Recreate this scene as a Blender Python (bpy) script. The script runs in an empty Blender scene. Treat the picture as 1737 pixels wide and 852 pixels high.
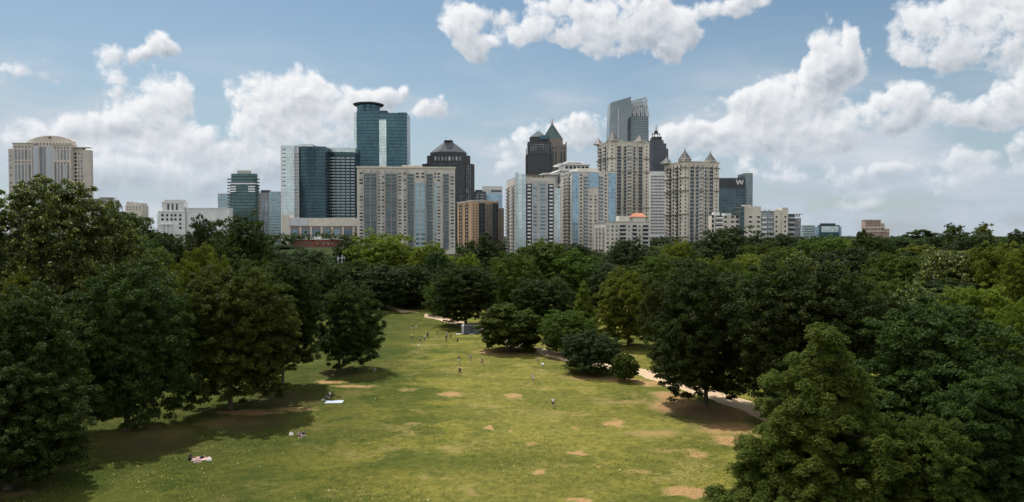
import bpy, bmesh, math, random
import numpy as np
from mathutils import Vector

S = bpy.context.scene
COL = S.collection
R = math.radians
random.seed(7)

# ------------------------------------------------------------ camera
F = 1158.0                      # focal length in photo pixels (24 mm on a 36 mm wide sensor)
CAMZ = 28.0
PITCH = math.atan(26 / F)
cd = bpy.data.cameras.new('camera'); cam = bpy.data.objects.new('camera', cd); COL.objects.link(cam)
cam.location = (0, 0, CAMZ); cam.rotation_euler = (math.pi / 2 - PITCH, 0, 0)
cd.lens = 24; cd.sensor_width = 36; cd.clip_start = 0.5; cd.clip_end = 20000
S.camera = cam

# ------------------------------------------------------------ light and exposure
SUN_EL = R(64)
SDX, SDY = 0.55, -0.835         # the way shadows fall on the ground
SUN_STRENGTH = 4.3
SKY_STRENGTH = 0.15
EXPOSURE = 0.05
sl = bpy.data.lights.new('sun', 'SUN'); sun = bpy.data.objects.new('sun', sl); COL.objects.link(sun)
sl.energy = SUN_STRENGTH; sl.angle = R(0.53); sl.color = (1.0, 0.95, 0.87)
sd = Vector((SDX * math.cos(SUN_EL), SDY * math.cos(SUN_EL), -math.sin(SUN_EL)))
sun.rotation_euler = sd.to_track_quat('-Z', 'Y').to_euler()
sun.location = (0, 0, 200)
S.view_settings.view_transform = 'Standard'; S.view_settings.look = 'None'
S.view_settings.exposure = EXPOSURE; S.view_settings.gamma = 1
S.view_settings.use_curve_mapping = False
cy = S.cycles
cy.max_bounces = 4; cy.diffuse_bounces = 1; cy.glossy_bounces = 3; cy.transmission_bounces = 3; cy.volume_bounces = 0
cy.transparent_max_bounces = 4
cy.use_adaptive_sampling = True; cy.adaptive_threshold = 0.02
cy.use_denoising = True

def px_dir(x, y):
    r = (x - 868.5) / F; u = (426 - y) / F
    return Vector((r, math.cos(PITCH) + u * math.sin(PITCH), u * math.cos(PITCH) - math.sin(PITCH)))
def at(x, y, Y):
    d = px_dir(x, y); return Vector((0, 0, CAMZ)) + d * (Y / d.y)
def ground(x, y, z=0.0):
    d = px_dir(x, y); return Vector((0, 0, CAMZ)) + d * ((z - CAMZ) / d.z)
def azel(x, y):
    d = px_dir(x, y); return math.atan2(d.x, d.y), math.atan2(d.z, math.hypot(d.x, d.y))

# ------------------------------------------------------------ node helper
class NT:
    def __init__(s, tree): s.t = tree; s.n = tree.nodes; s.l = tree.links
    def new(s, typ, **kw):
        n = s.n.new(typ)
        for k, v in kw.items(): setattr(n, k, v)
        return n
    def put(s, sock, v):
        if isinstance(v, bpy.types.NodeSocket): s.l.new(v, sock)
        else:
            if sock.type == 'RGBA' and not isinstance(v, (int, float)) and len(v) == 3: v = (*v, 1)
            sock.default_value = v
    def m(s, op, a, b=None, c=None, clamp=False):
        n = s.n.new('ShaderNodeMath'); n.operation = op; n.use_clamp = clamp
        for i, v in enumerate((a, b, c)):
            if v is not None: s.put(n.inputs[i], v)
        return n.outputs[0]
    def v(s, op, a, b=None, sc=None):
        n = s.n.new('ShaderNodeVectorMath'); n.operation = op; s.put(n.inputs[0], a)
        if b is not None: s.put(n.inputs[1], b)
        if sc is not None: s.put(n.inputs['Scale'], sc)
        return n.outputs['Value'] if op in ('DOT_PRODUCT', 'LENGTH', 'DISTANCE') else n.outputs['Vector']
    def mix(s, f, a, b, typ='MIX'):
        n = s.n.new('ShaderNodeMix'); n.data_type = 'RGBA'; n.blend_type = typ
        s.put(n.inputs[0], f); s.put(n.inputs[6], a); s.put(n.inputs[7], b); return n.outputs[2]
    def noise(s, vec, scale, detail=4, rough=0.55, dist=0, out='Fac'):
        n = s.n.new('ShaderNodeTexNoise')
        if vec is not None: s.put(n.inputs['Vector'], vec)
        n.inputs['Scale'].default_value = scale; n.inputs['Detail'].default_value = detail
        n.inputs['Roughness'].default_value = rough; n.inputs['Distortion'].default_value = dist
        return n.outputs[out]
    def ss(s, v, a, b, lo=0, hi=1):
        n = s.n.new('ShaderNodeMapRange'); n.interpolation_type = 'SMOOTHSTEP'; s.put(n.inputs[0], v)
        n.inputs[1].default_value = a; n.inputs[2].default_value = b; n.inputs[3].default_value = lo; n.inputs[4].default_value = hi
        return n.outputs[0]
    def xyz(s, x, y, z):
        n = s.n.new('ShaderNodeCombineXYZ'); s.put(n.inputs[0], x); s.put(n.inputs[1], y); s.put(n.inputs[2], z); return n.outputs[0]
    def sep(s, v):
        n = s.n.new('ShaderNodeSeparateXYZ'); s.put(n.inputs[0], v); return n.outputs

def hexl(r, g, b):                # sRGB 0..255 to linear
    f = lambda c: (c / 255 / 12.92) if c / 255 <= 0.04045 else ((c / 255 + 0.055) / 1.055) ** 2.4
    return (f(r), f(g), f(b))

# ------------------------------------------------------------ sky with cumulus clouds (in sky directions: azimuth, elevation)
# photo x, y, half width, half height, weight
CLOUDS = [
 (100,222,60,24,1),(165,205,50,30,1),(60,245,50,18,.7),(215,205,30,16,.6),(262,175,48,34,1),(300,180,32,28,.9),(250,220,60,30,1),(320,230,50,25,.8),
 (190,92,30,15,.85),(280,80,28,17,.9),(240,95,22,9,.6),(180,120,22,14,.6),(185,145,18,16,.45),(45,124,52,15,.7),(75,112,20,18,.5),
 (440,175,50,32,1),(505,150,42,28,1),(550,155,34,26,.9),(540,185,70,34,1),(480,215,80,30,1),(600,195,50,32,.9),(400,225,50,26,.9),(350,250,45,24,.9),
 (665,158,28,22,1),(690,150,10,16,.6),(640,172,30,18,.8),(735,178,20,17,.95),(720,196,24,13,.7),
 (330,290,150,34,.75),(200,280,90,30,.6),(470,265,90,30,.8),(560,240,70,30,.8),(120,300,90,30,.5),
 (795,50,40,34,1.1),(770,62,30,18,.8),(805,85,24,16,.8),(850,20,20,14,.6),
 (930,25,62,36,1.15),(905,60,48,22,.9),(1000,45,60,36,1.1),(1070,30,60,38,1.1),(1040,75,80,20,.9),(1130,55,40,34,1),(1160,50,22,24,.8),(1135,90,16,14,.7),(1240,12,60,15,1),
 (930,215,48,26,1),(985,222,40,26,.9),(895,240,30,18,.8),(920,250,60,24,.8),(850,285,50,20,.6),
 (1405,80,30,40,1),(1432,70,12,24,.7),(1405,125,48,36,1.1),(1430,105,30,28,.8),(1350,155,50,34,1.1),(1300,160,40,30,1.1),(1270,185,34,22,.9),(1380,185,60,34,1.1),(1330,200,50,30,.9),(1225,180,20,10,.6),
 (1500,195,46,30,1.1),(1545,185,42,30,1.1),(1450,220,60,24,1),(1400,225,50,26,1),(1300,225,60,26,1),(1240,250,50,26,.9),(1180,225,50,22,1),(1150,250,50,22,.8),(1350,255,80,20,.8),
 (1560,85,50,26,1.1),(1545,30,30,28,.9),(1600,45,60,38,1.2),(1680,45,70,50,1.3),(1740,30,60,50,1.3),(1640,95,90,22,1),(1590,115,30,12,.6),
 (1650,190,45,22,1),(1700,160,45,28,1.2),(1740,140,40,30,1.2),(1710,195,60,18,.9),(1610,200,40,16,.7),(1800,140,60,40,1.2),
 (1510,285,26,12,.75),(1560,280,22,14,.6),(1650,268,50,16,.85),(1715,250,34,16,.8),(1690,290,60,14,.6),(1480,300,120,16,.45),(1640,310,90,12,.55),(1360,300,120,18,.5),(1240,295,70,16,.5),(1500,340,160,14,.35),
 (960,120,20,6,.5)]
def build_world():
    w = bpy.data.worlds.new('World'); S.world = w; w.use_nodes = True
    g = bpy.data.node_groups.new('cloud_field', 'ShaderNodeTree')
    g.interface.new_socket('P', in_out='INPUT', socket_type='NodeSocketVector')
    g.interface.new_socket('D', in_out='OUTPUT', socket_type='NodeSocketFloat')
    g.interface.new_socket('side', in_out='OUTPUT', socket_type='NodeSocketFloat')
    G = NT(g); gi = G.new('NodeGroupInput'); go = G.new('NodeGroupOutput')
    P = gi.outputs[0]
    Pw = P
    Rv = G.v('MULTIPLY', P, (0, 0, 0)); Pc = P      # running (sum q dx, sum q dy, sum q w)
    for i, (x, y, rx, ry, wt) in enumerate(CLOUDS):
        a, e = azel(x, y); a1, _ = azel(x + rx, y); a0, _ = azel(x - rx, y)
        hx = (a1 - a0) / 2 * 1.8; hy = ry / F * 1.8
        if i % 8 == 7:
            n = G.new('ShaderNodeVectorMath'); n.operation = 'MULTIPLY_ADD'
            G.put(n.inputs[0], Rv); n.inputs[1].default_value = (1e-7, 1e-7, 1e-7); G.put(n.inputs[2], P); Pc = n.outputs[0]
        n = G.new('ShaderNodeVectorMath'); n.operation = 'MULTIPLY_ADD'
        G.put(n.inputs[0], Pc); n.inputs[1].default_value = (1 / hx, 1 / hy, 0); n.inputs[2].default_value = (-a / hx, -e / hy, 0)
        d = n.outputs[0]
        q = G.m('SUBTRACT', 1, G.v('DOT_PRODUCT', d, d), clamp=True)
        q = G.m('MULTIPLY', q, q)
        n = G.new('ShaderNodeVectorMath'); n.operation = 'MULTIPLY_ADD'
        G.put(n.inputs[0], q); G.put(n.inputs[1], d); G.put(n.inputs[2], Rv); Rv = n.outputs[0]
        n = G.new('ShaderNodeVectorMath'); n.operation = 'MULTIPLY_ADD'
        G.put(n.inputs[0], q); n.inputs[1].default_value = (0, 0, wt); G.put(n.inputs[2], Rv); Rv = n.outputs[0]
    sx_, sy_, tot = G.sep(Rv)
    G.l.new(G.m('SUBTRACT', G.m('DIVIDE', sy_, G.m('ADD', tot, .08)), G.m('MULTIPLY', G.m('DIVIDE', sx_, G.m('ADD', tot, .08)), .45)), go.inputs[1])
    # clouds elsewhere round the sky, out of view, thickened as added fill for facades
    s_ = G.sep(P)
    away = G.ss(G.m('ABSOLUTE', s_[0]), .72, .95)
    hi = G.ss(s_[1], .40, .55)
    oth = G.ss(G.noise(P, 2.6, 3, .5), .36, .56)
    tot = G.m('MULTIPLY_ADD', oth, G.m('MAXIMUM', away, hi), tot)
    tot = G.m('MINIMUM', tot, 1.15)
    G.l.new(tot, go.inputs[0])
    h = bpy.data.node_groups.new('cloud_billows', 'ShaderNodeTree')
    h.interface.new_socket('P', in_out='INPUT', socket_type='NodeSocketVector')
    h.interface.new_socket('n', in_out='OUTPUT', socket_type='NodeSocketFloat')
    H = NT(h); hi_ = H.new('NodeGroupInput'); ho = H.new('NodeGroupOutput'); hp = hi_.outputs[0]
    n1n = H.new('ShaderNodeTexNoise', noise_dimensions='2D'); H.put(n1n.inputs['Vector'], hp)
    n1n.inputs['Scale'].default_value = 11; n1n.inputs['Detail'].default_value = 8; n1n.inputs['Roughness'].default_value = .6; n1n.inputs['Distortion'].default_value = 0
    vo = H.new('ShaderNodeTexVoronoi', feature='F1', voronoi_dimensions='2D')
    H.put(vo.inputs['Vector'], H.v('ADD', hp, H.v('MULTIPLY', n1n.outputs['Color'], (.05, .04, 0))))
    vo.inputs['Scale'].default_value = 34; vo.inputs['Detail'].default_value = 3; vo.inputs['Roughness'].default_value = .5
    H.l.new(H.m('ADD', H.m('MULTIPLY', H.m('SUBTRACT', n1n.outputs['Fac'], .5), 2.7), H.m('MULTIPLY', H.m('SUBTRACT', .40, vo.outputs['Distance']), .9)), ho.inputs[0])

    N = NT(w.node_tree); N.n.clear()
    out = N.new('ShaderNodeOutputWorld'); bg = N.new('ShaderNodeBackground')
    bg.inputs[1].default_value = SKY_STRENGTH; N.l.new(bg.outputs[0], out.inputs[0])
    sky = N.new('ShaderNodeTexSky', sky_type='NISHITA'); sky.sun_disc = False
    sky.sun_elevation = SUN_EL; sky.sun_rotation = math.atan2(-SDX, -SDY)
    sky.altitude = 300; sky.air_density = 1.0; sky.dust_density = 1.6; sky.ozone_density = 1.3
    tc = N.new('ShaderNodeTexCoord'); dx, dy, dz = N.sep(tc.outputs['Generated'])
    az = N.m('ARCTAN2', dx, dy); el = N.m('ARCSINE', dz)
    P = N.xyz(az, el, 0)
    def grp(t, p):
        n = N.new('ShaderNodeGroup'); n.node_tree = t; N.l.new(p, n.inputs[0]); return n.outputs[0]
    wn = N.new('ShaderNodeTexNoise', noise_dimensions='2D'); N.put(wn.inputs['Vector'], P); wn.inputs['Scale'].default_value = 9; wn.inputs['Detail'].default_value = 2
    Pw = N.v('ADD', P, N.v('MULTIPLY', N.v('SUBTRACT', wn.outputs['Color'], (.5, .5, .5)), (.05, .035, 0)))
    n0 = grp(h, P)
    n1 = grp(h, N.v('ADD', P, (-.005, .009, 0)))
    gn = N.new('ShaderNodeGroup'); gn.node_tree = g; N.l.new(Pw, gn.inputs[0]); b0, side = gn.outputs
    D0 = N.m('ADD', N.m('MULTIPLY', b0, 1.2), N.m('MULTIPLY', n0, N.ss(b0, 0, .35, .25, 1)))
    rel = N.m('SUBTRACT', n0, n1)
    alpha = N.ss(D0, .06, .88)
    lit = N.m('ADD', N.m('MULTIPLY', rel, .46), N.m('MULTIPLY_ADD', side, 1.0, .66))
    lit = N.m('SUBTRACT', lit, N.m('MULTIPLY', N.ss(D0, .6, 1.6), .22))
    lit = N.m('ADD', lit, N.m('MULTIPLY', N.ss(D0, .9, .3), .15))
    lit = N.m('MAXIMUM', N.m('MINIMUM', lit, 1.0), 0.0)
    base = N.mix(lit, CL_DARK, CL_LIT)
    base = N.mix(N.ss(N.m('ABSOLUTE', az), 1.0, 1.8), base, CL_FILL)  # unseen clouds behind the camera brightened as fill light for facades
    hz = N.ss(el, .0, .20)
    base = N.mix(N.m('MULTIPLY', N.m('SUBTRACT', 1, hz), .45), base, CL_HAZE)
    skyc = N.mix(1.0, sky.outputs[0], SKY_TINT, 'MULTIPLY')
    # thin milky veil low over the city
    veil_n = N.noise(N.v('MULTIPLY', P, (1, 3.2, 1)), 4.5, 6, .55)
    veil = N.m('MULTIPLY', N.ss(veil_n, .36, .66), N.m('MULTIPLY', N.ss(el, .30, .04), .95))
    veil = N.m('ADD', veil, N.ss(el, .34, -.02, .0, .60), clamp=True)
    skyc = N.mix(N.m('MINIMUM', veil, .92), skyc, N.mix(N.ss(veil_n, .45, .7), CL_HAZE, (4.3, 4.55, 4.9)))
    a_h = N.m('MULTIPLY', alpha, N.ss(el, .0, .14, .55, .97))
    N.l.new(N.mix(a_h, skyc, base), bg.inputs[0])
CL_LIT = (6.0, 6.05, 6.15); CL_DARK = (2.7, 3.0, 3.4); CL_FILL = (11.5, 11.2, 10.7); CL_HAZE = (3.25, 3.75, 4.35); SKY_TINT = (.58, .65, .62)
build_world()
S.world.cycles.sampling_method = 'MANUAL'; S.world.cycles.sample_map_resolution = 512

# ------------------------------------------------------------ object helpers
def mat(name):
    m = bpy.data.materials.new(name); m.use_nodes = True; N = NT(m.node_tree)
    p = m.node_tree.nodes['Principled BSDF']; return m, N, p
def mesh_np(name, v, faces, m=None, uv=None, smooth=False):
    """v (n,3); faces (k,4) or (k,3) array, or list of index lists"""
    me = bpy.data.meshes.new(name)
    if isinstance(faces, np.ndarray):
        k, c = faces.shape
        me.vertices.add(len(v)); me.vertices.foreach_set('co', np.asarray(v, dtype=np.float32).ravel())
        me.loops.add(k * c); me.loops.foreach_set('vertex_index', faces.astype(np.int32).ravel())
        me.polygons.add(k); me.polygons.foreach_set('loop_start', np.arange(0, k * c, c, dtype=np.int32))
        me.update(calc_edges=True)
    else:
        me.from_pydata([tuple(map(float, p)) for p in v], [], faces)
    if uv is not None:
        l = me.uv_layers.new(name='uv'); l.data.foreach_set('uv', np.asarray(uv, dtype=np.float32).ravel())
    if m: me.materials.append(m)
    if smooth: me.polygons.foreach_set('use_smooth', np.ones(len(me.polygons), dtype=bool))
    return me
def link(name, data, parent=None, loc=(0, 0, 0), rz=0):
    o = bpy.data.objects.new(name, data); COL.objects.link(o); o.location = loc; o.rotation_euler = (0, 0, rz)
    if parent: o.parent = parent
    return o
def tag(o, label, cat, group=None):
    o['label'] = label; o['category'] = cat
    if group: o['group'] = group
    return o
def struct(name, data): o = link(name, data); o['kind'] = 'structure'; return o

# ------------------------------------------------------------ terrain
def sstep(a, b, x):
    t = min(1, max(0, (x - a) / (b - a))); return t * t * (3 - 2 * t)
def terrain(x, y):
    z = 9 * sstep(290, 620, y)
    z += 9 * sstep(150, 270, y) * sstep(-30, -110, x)
    z += 5 * sstep(170, 300, y) * sstep(40, 130, x)
    return z

def mk_ground_mat():
    m, N, p = mat('meadow_grass')
    geo = N.new('ShaderNodeNewGeometry'); P = geo.outputs['Position']
    X, Y, Z = N.sep(P)
    # worn and lush patches of the lawn
    n_big = N.noise(P, .028, 4, .55, .6); n_mid = N.noise(N.v('MULTIPLY', N.v('ADD', P, (31, 7, 0)), (.6, 1, 1)), .085, 8, .68, .2); n_f = N.noise(P, .9, 9, .78)
    n_ff = N.noise(P, 4.0, 5, .85)
    lush = hexl(78, 88, 30); olive = hexl(112, 110, 48); straw = hexl(160, 144, 88); soil = hexl(176, 142, 98)
    c = N.mix(N.ss(n_big, .40, .60), lush, olive)
    c = N.mix(N.ss(n_mid, .45, .60, 0, .95), c, hexl(142, 136, 60))
    n_m2 = N.noise(N.v('ADD', P, (-50, 90, 0)), .14, 8, .7, .2)
    c = N.mix(N.ss(n_m2, .50, .62, 0, .9), c, hexl(66, 82, 26))
    n_m3 = N.noise(N.v('ADD', P, (150, 40, 0)), .12, 9, .74, .2)
    c = N.mix(N.ss(n_m3, .52, .64, 0, .8), c, straw)
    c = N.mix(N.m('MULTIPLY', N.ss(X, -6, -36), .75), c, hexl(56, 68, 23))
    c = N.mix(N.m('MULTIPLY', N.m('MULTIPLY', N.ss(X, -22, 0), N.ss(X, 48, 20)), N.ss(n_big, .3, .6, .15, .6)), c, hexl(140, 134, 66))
    # fine mottling
    c = N.mix(N.ss(n_f, .36, .66, 0, .6), c, hexl(48, 58, 20))
    c = N.mix(N.ss(n_ff, .55, .72, 0, .6), c, hexl(132, 130, 78))
    # bare soil worn through in places: x, y in the photo, half sizes
    ws = None
    dist = N.v('SUBTRACT', N.noise(P, .35, 5, .65, out='Color'), (.5, .5, .5))
    Pd = N.v('ADD', P, N.v('MULTIPLY', dist, (6.5, 6.5, 0)))
    spots = [(700,720,14,3,.5),(655,760,22,5,.45),(760,760,26,5,.5),(1085,800,20,5,.55),(1130,765,34,5,.55),(900,752,14,3,.6),(840,690,16,2.5,.5),(985,705,18,3,.6),(1010,790,10,3,.6),(720,812,20,6,.45),(800,836,16,5,.5),(690,660,18,3,.45),(920,660,14,2.5,.5),(1180,770,26,7,.7),(765,669,20,3.5,1),(872,672,15,5,1),(828,725,12,4.5,1),(1045,718,17,6,1),(984,768,15,5,1),(917,800,17,5.5,1),(985,850,26,6,1),
        (1165,834,42,9,1),(863,731,8,3,.7),(973,726,6,3,.8),(1240,748,40,9,1),(1150,690,50,16,.95),(1110,735,70,6,.55),(1060,682,60,4,.55),(940,700,30,2.5,.5),
        (1020,677,30,3,.45),(1215,700,60,14,1),(1230,725,60,14,.9),(880,697,60,2,.4),(1100,650,25,5,.9),(1140,672,36,8,1),(1060,646,40,4,.9),(1010,641,60,5,.7),(420,700,60,5,.85),(500,694,45,4,.7),
        (8,838,40,9,.7),(600,655,40,3,.7),(560,648,30,3,.8),(390,715,60,12,.5),(725,585,40,2.5,.35),(740,575,30,2,.3),(700,612,40,2.5,.25),(865,597,60,6,.9),(780,625,14,2,.6),(690,528,50,1.5,.5),(245,740,90,22,.35)]
    for x, y, rx, ry, wt in spots:
        g0 = ground(x, y); a = ground(x + rx, y).x - g0.x; b = (ground(x, y - ry).y - ground(x, y + ry).y) / 2
        d = N.v('MULTIPLY', N.v('SUBTRACT', Pd, (g0.x, g0.y, 0)), (1 / a / 1.25, 1 / b / 1.25, 0))
        q = N.m('MULTIPLY', N.m('SUBTRACT', 1, N.v('DOT_PRODUCT', d, d), clamp=True), wt)
        ws = q if ws is None else N.m('MAXIMUM', ws, q)
    sm = N.m('ADD', ws, N.m('ADD', N.m('MULTIPLY', N.m('SUBTRACT', n_f, .5), 1.1), N.m('MULTIPLY', N.m('SUBTRACT', n_ff, .5), .7)))
    soilc = N.mix(N.ss(n_ff, .35, .7), soil, hexl(156, 124, 84))
    c = N.mix(N.m('MULTIPLY', N.ss(sm, .0, .5), N.ss(ws, .0, .3, 0, .7)), c, hexl(138, 126, 76))
    c = N.mix(N.m('MULTIPLY', N.ss(sm, .34, .78), N.ss(ws, .04, .22)), c, soilc)
    # brown mulch and roots below the big trees, shade of the crowns painted in
    mulch_shade = None
    for x, y, r in MULCH_SHADE:
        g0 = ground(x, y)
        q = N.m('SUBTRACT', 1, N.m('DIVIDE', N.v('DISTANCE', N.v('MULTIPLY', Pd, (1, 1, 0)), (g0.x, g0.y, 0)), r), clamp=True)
        mulch_shade = q if mulch_shade is None else N.m('MAXIMUM', mulch_shade, q)
    c = N.mix(N.m('MULTIPLY', N.ss(mulch_shade, 0, .25), N.ss(N.m('ADD', mulch_shade, N.m('MULTIPLY', N.m('SUBTRACT', n_f, .5), 1.3)), .0, .8, 0, .75)), c, hexl(76, 68, 44))
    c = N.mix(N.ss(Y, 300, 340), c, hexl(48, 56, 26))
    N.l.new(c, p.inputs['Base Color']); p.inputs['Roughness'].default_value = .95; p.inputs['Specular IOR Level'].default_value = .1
    n_s = N.noise(P, 14.0, 2, .6)
    b = N.new('ShaderNodeBump'); b.inputs['Strength'].default_value = .9; b.inputs['Distance'].default_value = .3
    N.l.new(N.m('ADD', n_f, N.m('MULTIPLY', n_ff, .5)), b.inputs['Height']); N.l.new(b.outputs[0], p.inputs['Normal'])
    return m
MULCH_SHADE = [(255,757,8.0),(425,718,8),(480,680,9),(575,634,6),(1200,705,10),(865,598,6),(1005,636,7),(10,830,5),(955,607,7)]  # patches centred on the tree shadow pools, shade included in their brown
def mk_ground():
    xs = np.unique(np.concatenate([np.linspace(-9000, -500, 12), np.linspace(-500, 500, 101), np.linspace(500, 9000, 12)]))
    ys = np.unique(np.concatenate([np.linspace(-3000, -40, 8), np.linspace(-40, 700, 124), np.linspace(700, 14000, 14)]))
    v = np.array([(x, y, terrain(x, y) + (0.25 * math.sin(x * .11 + 1) * math.sin(y * .07) * sstep(60, 80, y) if 60 < y < 250 else 0) * 0) for y in ys for x in xs])
    nx = len(xs); f = np.array([(j * nx + i, j * nx + i + 1, (j + 1) * nx + i + 1, (j + 1) * nx + i) for j in range(len(ys) - 1) for i in range(nx - 1)])
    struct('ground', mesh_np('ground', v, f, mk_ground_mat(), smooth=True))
mk_ground()

def ribbon(pts, w, z, name, m):
    P = [Vector((p.x, p.y, 0)) for p in pts]
    Q = []
    for i in range(len(P) - 1):      # Catmull-Rom
        p0, p1, p2, p3 = P[max(0, i - 1)], P[i], P[i + 1], P[min(len(P) - 1, i + 2)]
        for k in range(10):
            t = k / 10
            Q.append(.5 * ((2 * p1) + (p2 - p0) * t + (2 * p0 - 5 * p1 + 4 * p2 - p3) * t * t + (3 * p1 - p0 - 3 * p2 + p3) * t ** 3))
    Q.append(P[-1]); v = []; f = []
    rr = random.Random(3)
    for i, q in enumerate(Q):
        d = (Q[min(i + 1, len(Q) - 1)] - Q[max(i - 1, 0)]).normalized(); n = Vector((-d.y, d.x, 0))
        ww = w * (1 + .12 * math.sin(i * .9) + rr.uniform(-.05, .05)) / 2
        for s in (-1, 1):
            a = q + n * s * ww; v.append((a.x, a.y, max(terrain(a.x, a.y), terrain(q.x, q.y)) + z))
        if i: f.append((2 * i - 2, 2 * i - 1, 2 * i + 1, 2 * i))
    return struct(name, mesh_np(name, np.array(v), np.array(f), m))
pm, N, p = mat('sandy_path')
g_ = N.new('ShaderNodeNewGeometry').outputs['Position']
N.l.new(N.mix(N.noise(g_, .9, 6, .7), hexl(208, 182, 150), hexl(176, 150, 120)), p.inputs['Base Color']); p.inputs['Roughness'].default_value = .95
ribbon([ground(1420, 760), ground(1300, 702), ground(1215, 672), ground(1150, 652), ground(1098, 634), ground(1040, 622), ground(960, 607), ground(920, 596), ground(870, 584), ground(825, 566), ground(790, 552), ground(750, 541), ground(700, 532), ground(640, 526), ground(560, 523), ground(450, 521)], 5.2, .008, 'path', pm)
pm2, N, p = mat('asphalt_road')
g_ = N.new('ShaderNodeNewGeometry').outputs['Position']
N.l.new(N.mix(N.noise(g_, .9, 6, .7), (.06, .06, .062), (.09, .09, .088)), p.inputs['Base Color']); p.inputs['Roughness'].default_value = .9

# ------------------------------------------------------------ trees
def leaf_mat(name, dark, light, trans=.25, gloss=.35, rough=.5, glint=0):
    m, N, p = mat(name)
    oi = N.new('ShaderNodeObjectInfo'); geo = N.new('ShaderNodeNewGeometry')
    tc = N.new('ShaderNodeTexCoord')
    n1 = N.noise(tc.outputs['Object'], .35, 3, .6); rnd = geo.outputs['Random Per Island']
    f = N.m('ADD', N.m('MULTIPLY', N.ss(n1, .3, .7), .5), N.m('MULTIPLY', rnd, .5))
    c = N.mix(f, dark, light)
    hs = N.new('ShaderNodeHueSaturation'); N.put(hs.inputs['Color'], c)
    N.put(hs.inputs['Hue'], N.m('MULTIPLY_ADD', oi.outputs['Random'], .035, .4825))
    N.put(hs.inputs['Value'], N.m('MULTIPLY_ADD', oi.outputs['Random'], .5, .78))
    c = hs.outputs[0]
    if glint:
        c = N.mix(N.ss(rnd, 1 - glint, 1 - glint + .02), c, hexl(150, 158, 72))
    N.l.new(c, p.inputs['Base Color']); p.inputs['Roughness'].default_value = rough; p.inputs['Specular IOR Level'].default_value = gloss
    tr = N.new('ShaderNodeBsdfTranslucent'); N.l.new(N.mix(1, c, (1.1, 1.35, .55), 'MULTIPLY'), tr.inputs[0])
    mx = N.new('ShaderNodeMixShader'); mx.inputs[0].default_value = trans
    N.l.new(p.outputs[0], mx.inputs[1]); N.l.new(tr.outputs[0], mx.inputs[2])
    N.l.new(mx.outputs[0], m.node_tree.nodes['Material Output'].inputs[0])
    return m
LM = {
 'dark': leaf_mat('dark_oak_leaves', (.018, .030, .007), (.056, .080, .017), .32, .10, .6),
 'mid': leaf_mat('green_leaves', (.030, .048, .008), (.090, .120, .020), .36, .10, .6),
 'lime': leaf_mat('yellow_green_leaves', (.050, .068, .008), (.165, .182, .024), .38, .10, .6),
 'gloss': leaf_mat('glossy_magnolia_leaves', (.026, .038, .007), (.098, .114, .017), .28, .35, .4, .14),
 'feather': leaf_mat('feathery_cypress_leaves', (.036, .052, .008), (.112, .132, .022), .38, .10, .6),
 'blue': leaf_mat('blue_green_leaves', (.018, .030, .010), (.050, .072, .022), .25, .10, .6)}
bark, N, p = mat('bark')
N.l.new(N.mix(N.noise(N.new('ShaderNodeTexCoord').outputs['Object'], 3, 5, .7), (.035, .027, .02), (.11, .09, .07)), p.inputs['Base Color']); p.inputs['Roughness'].default_value = .95

def tubes(paths, m, name, seg=7):
    V = []; Fq = []; off = 0
    for pts, rad in paths:
        pts = np.array(pts, float); n = len(pts)
        for i in range(n):
            d = pts[min(i + 1, n - 1)] - pts[max(i - 1, 0)]; d /= np.linalg.norm(d) + 1e-9
            u = np.cross(d, (0.3, 1, .1)); u /= np.linalg.norm(u); w = np.cross(d, u)
            for k in range(seg):
                a = 2 * math.pi * k / seg; V.append(pts[i] + rad[i] * (math.cos(a) * u + math.sin(a) * w))
        for i in range(n - 1):
            for k in range(seg):
                a = off + i * seg + k; b = off + i * seg + (k + 1) % seg; Fq.append((a, b, b + seg, a + seg))
        off += n * seg
    return mesh_np(name, np.array(V), np.array(Fq), m, smooth=True)

def leaves_mesh(name, C, rc, n_per, ls, m, rng, flat=.75, up=.5, aspect=.55, hang=0, cc=None):
    """C clump centres, rc clump radii, leaves scattered in each"""
    n = len(C); K = n * n_per
    c = np.repeat(C, n_per, 0); r = np.repeat(rc, n_per)
    d = rng.normal(size=(K, 3)); d /= np.linalg.norm(d, axis=1)[:, None]
    d[:, 2] = np.abs(d[:, 2]) * np.where(rng.random(K) < .78, 1, -1)
    rad = r * rng.random(K) ** .45
    pos = c + d * rad[:, None] * np.array([1, 1, flat])
    if hang: pos[:, 2] -= hang * np.hypot(d[:, 0], d[:, 1]) ** 2 * rad
    nrm = d * .8 + rng.normal(size=(K, 3)) * .55; nrm[:, 2] += up
    nrm /= np.linalg.norm(nrm, axis=1)[:, None]
    a = np.cross(nrm, rng.normal(size=(K, 3))); a /= np.linalg.norm(a, axis=1)[:, None]
    b = np.cross(nrm, a); s = ls * rng.uniform(.6, 1.25, K)[:, None]
    V = np.stack([pos - a * s, pos + b * s * aspect - nrm * s * .12, pos + a * s, pos - b * s * aspect - nrm * s * .12], 1).reshape(-1, 3)
    return mesh_np(name, V, np.arange(K * 4).reshape(K, 4), m)

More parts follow.
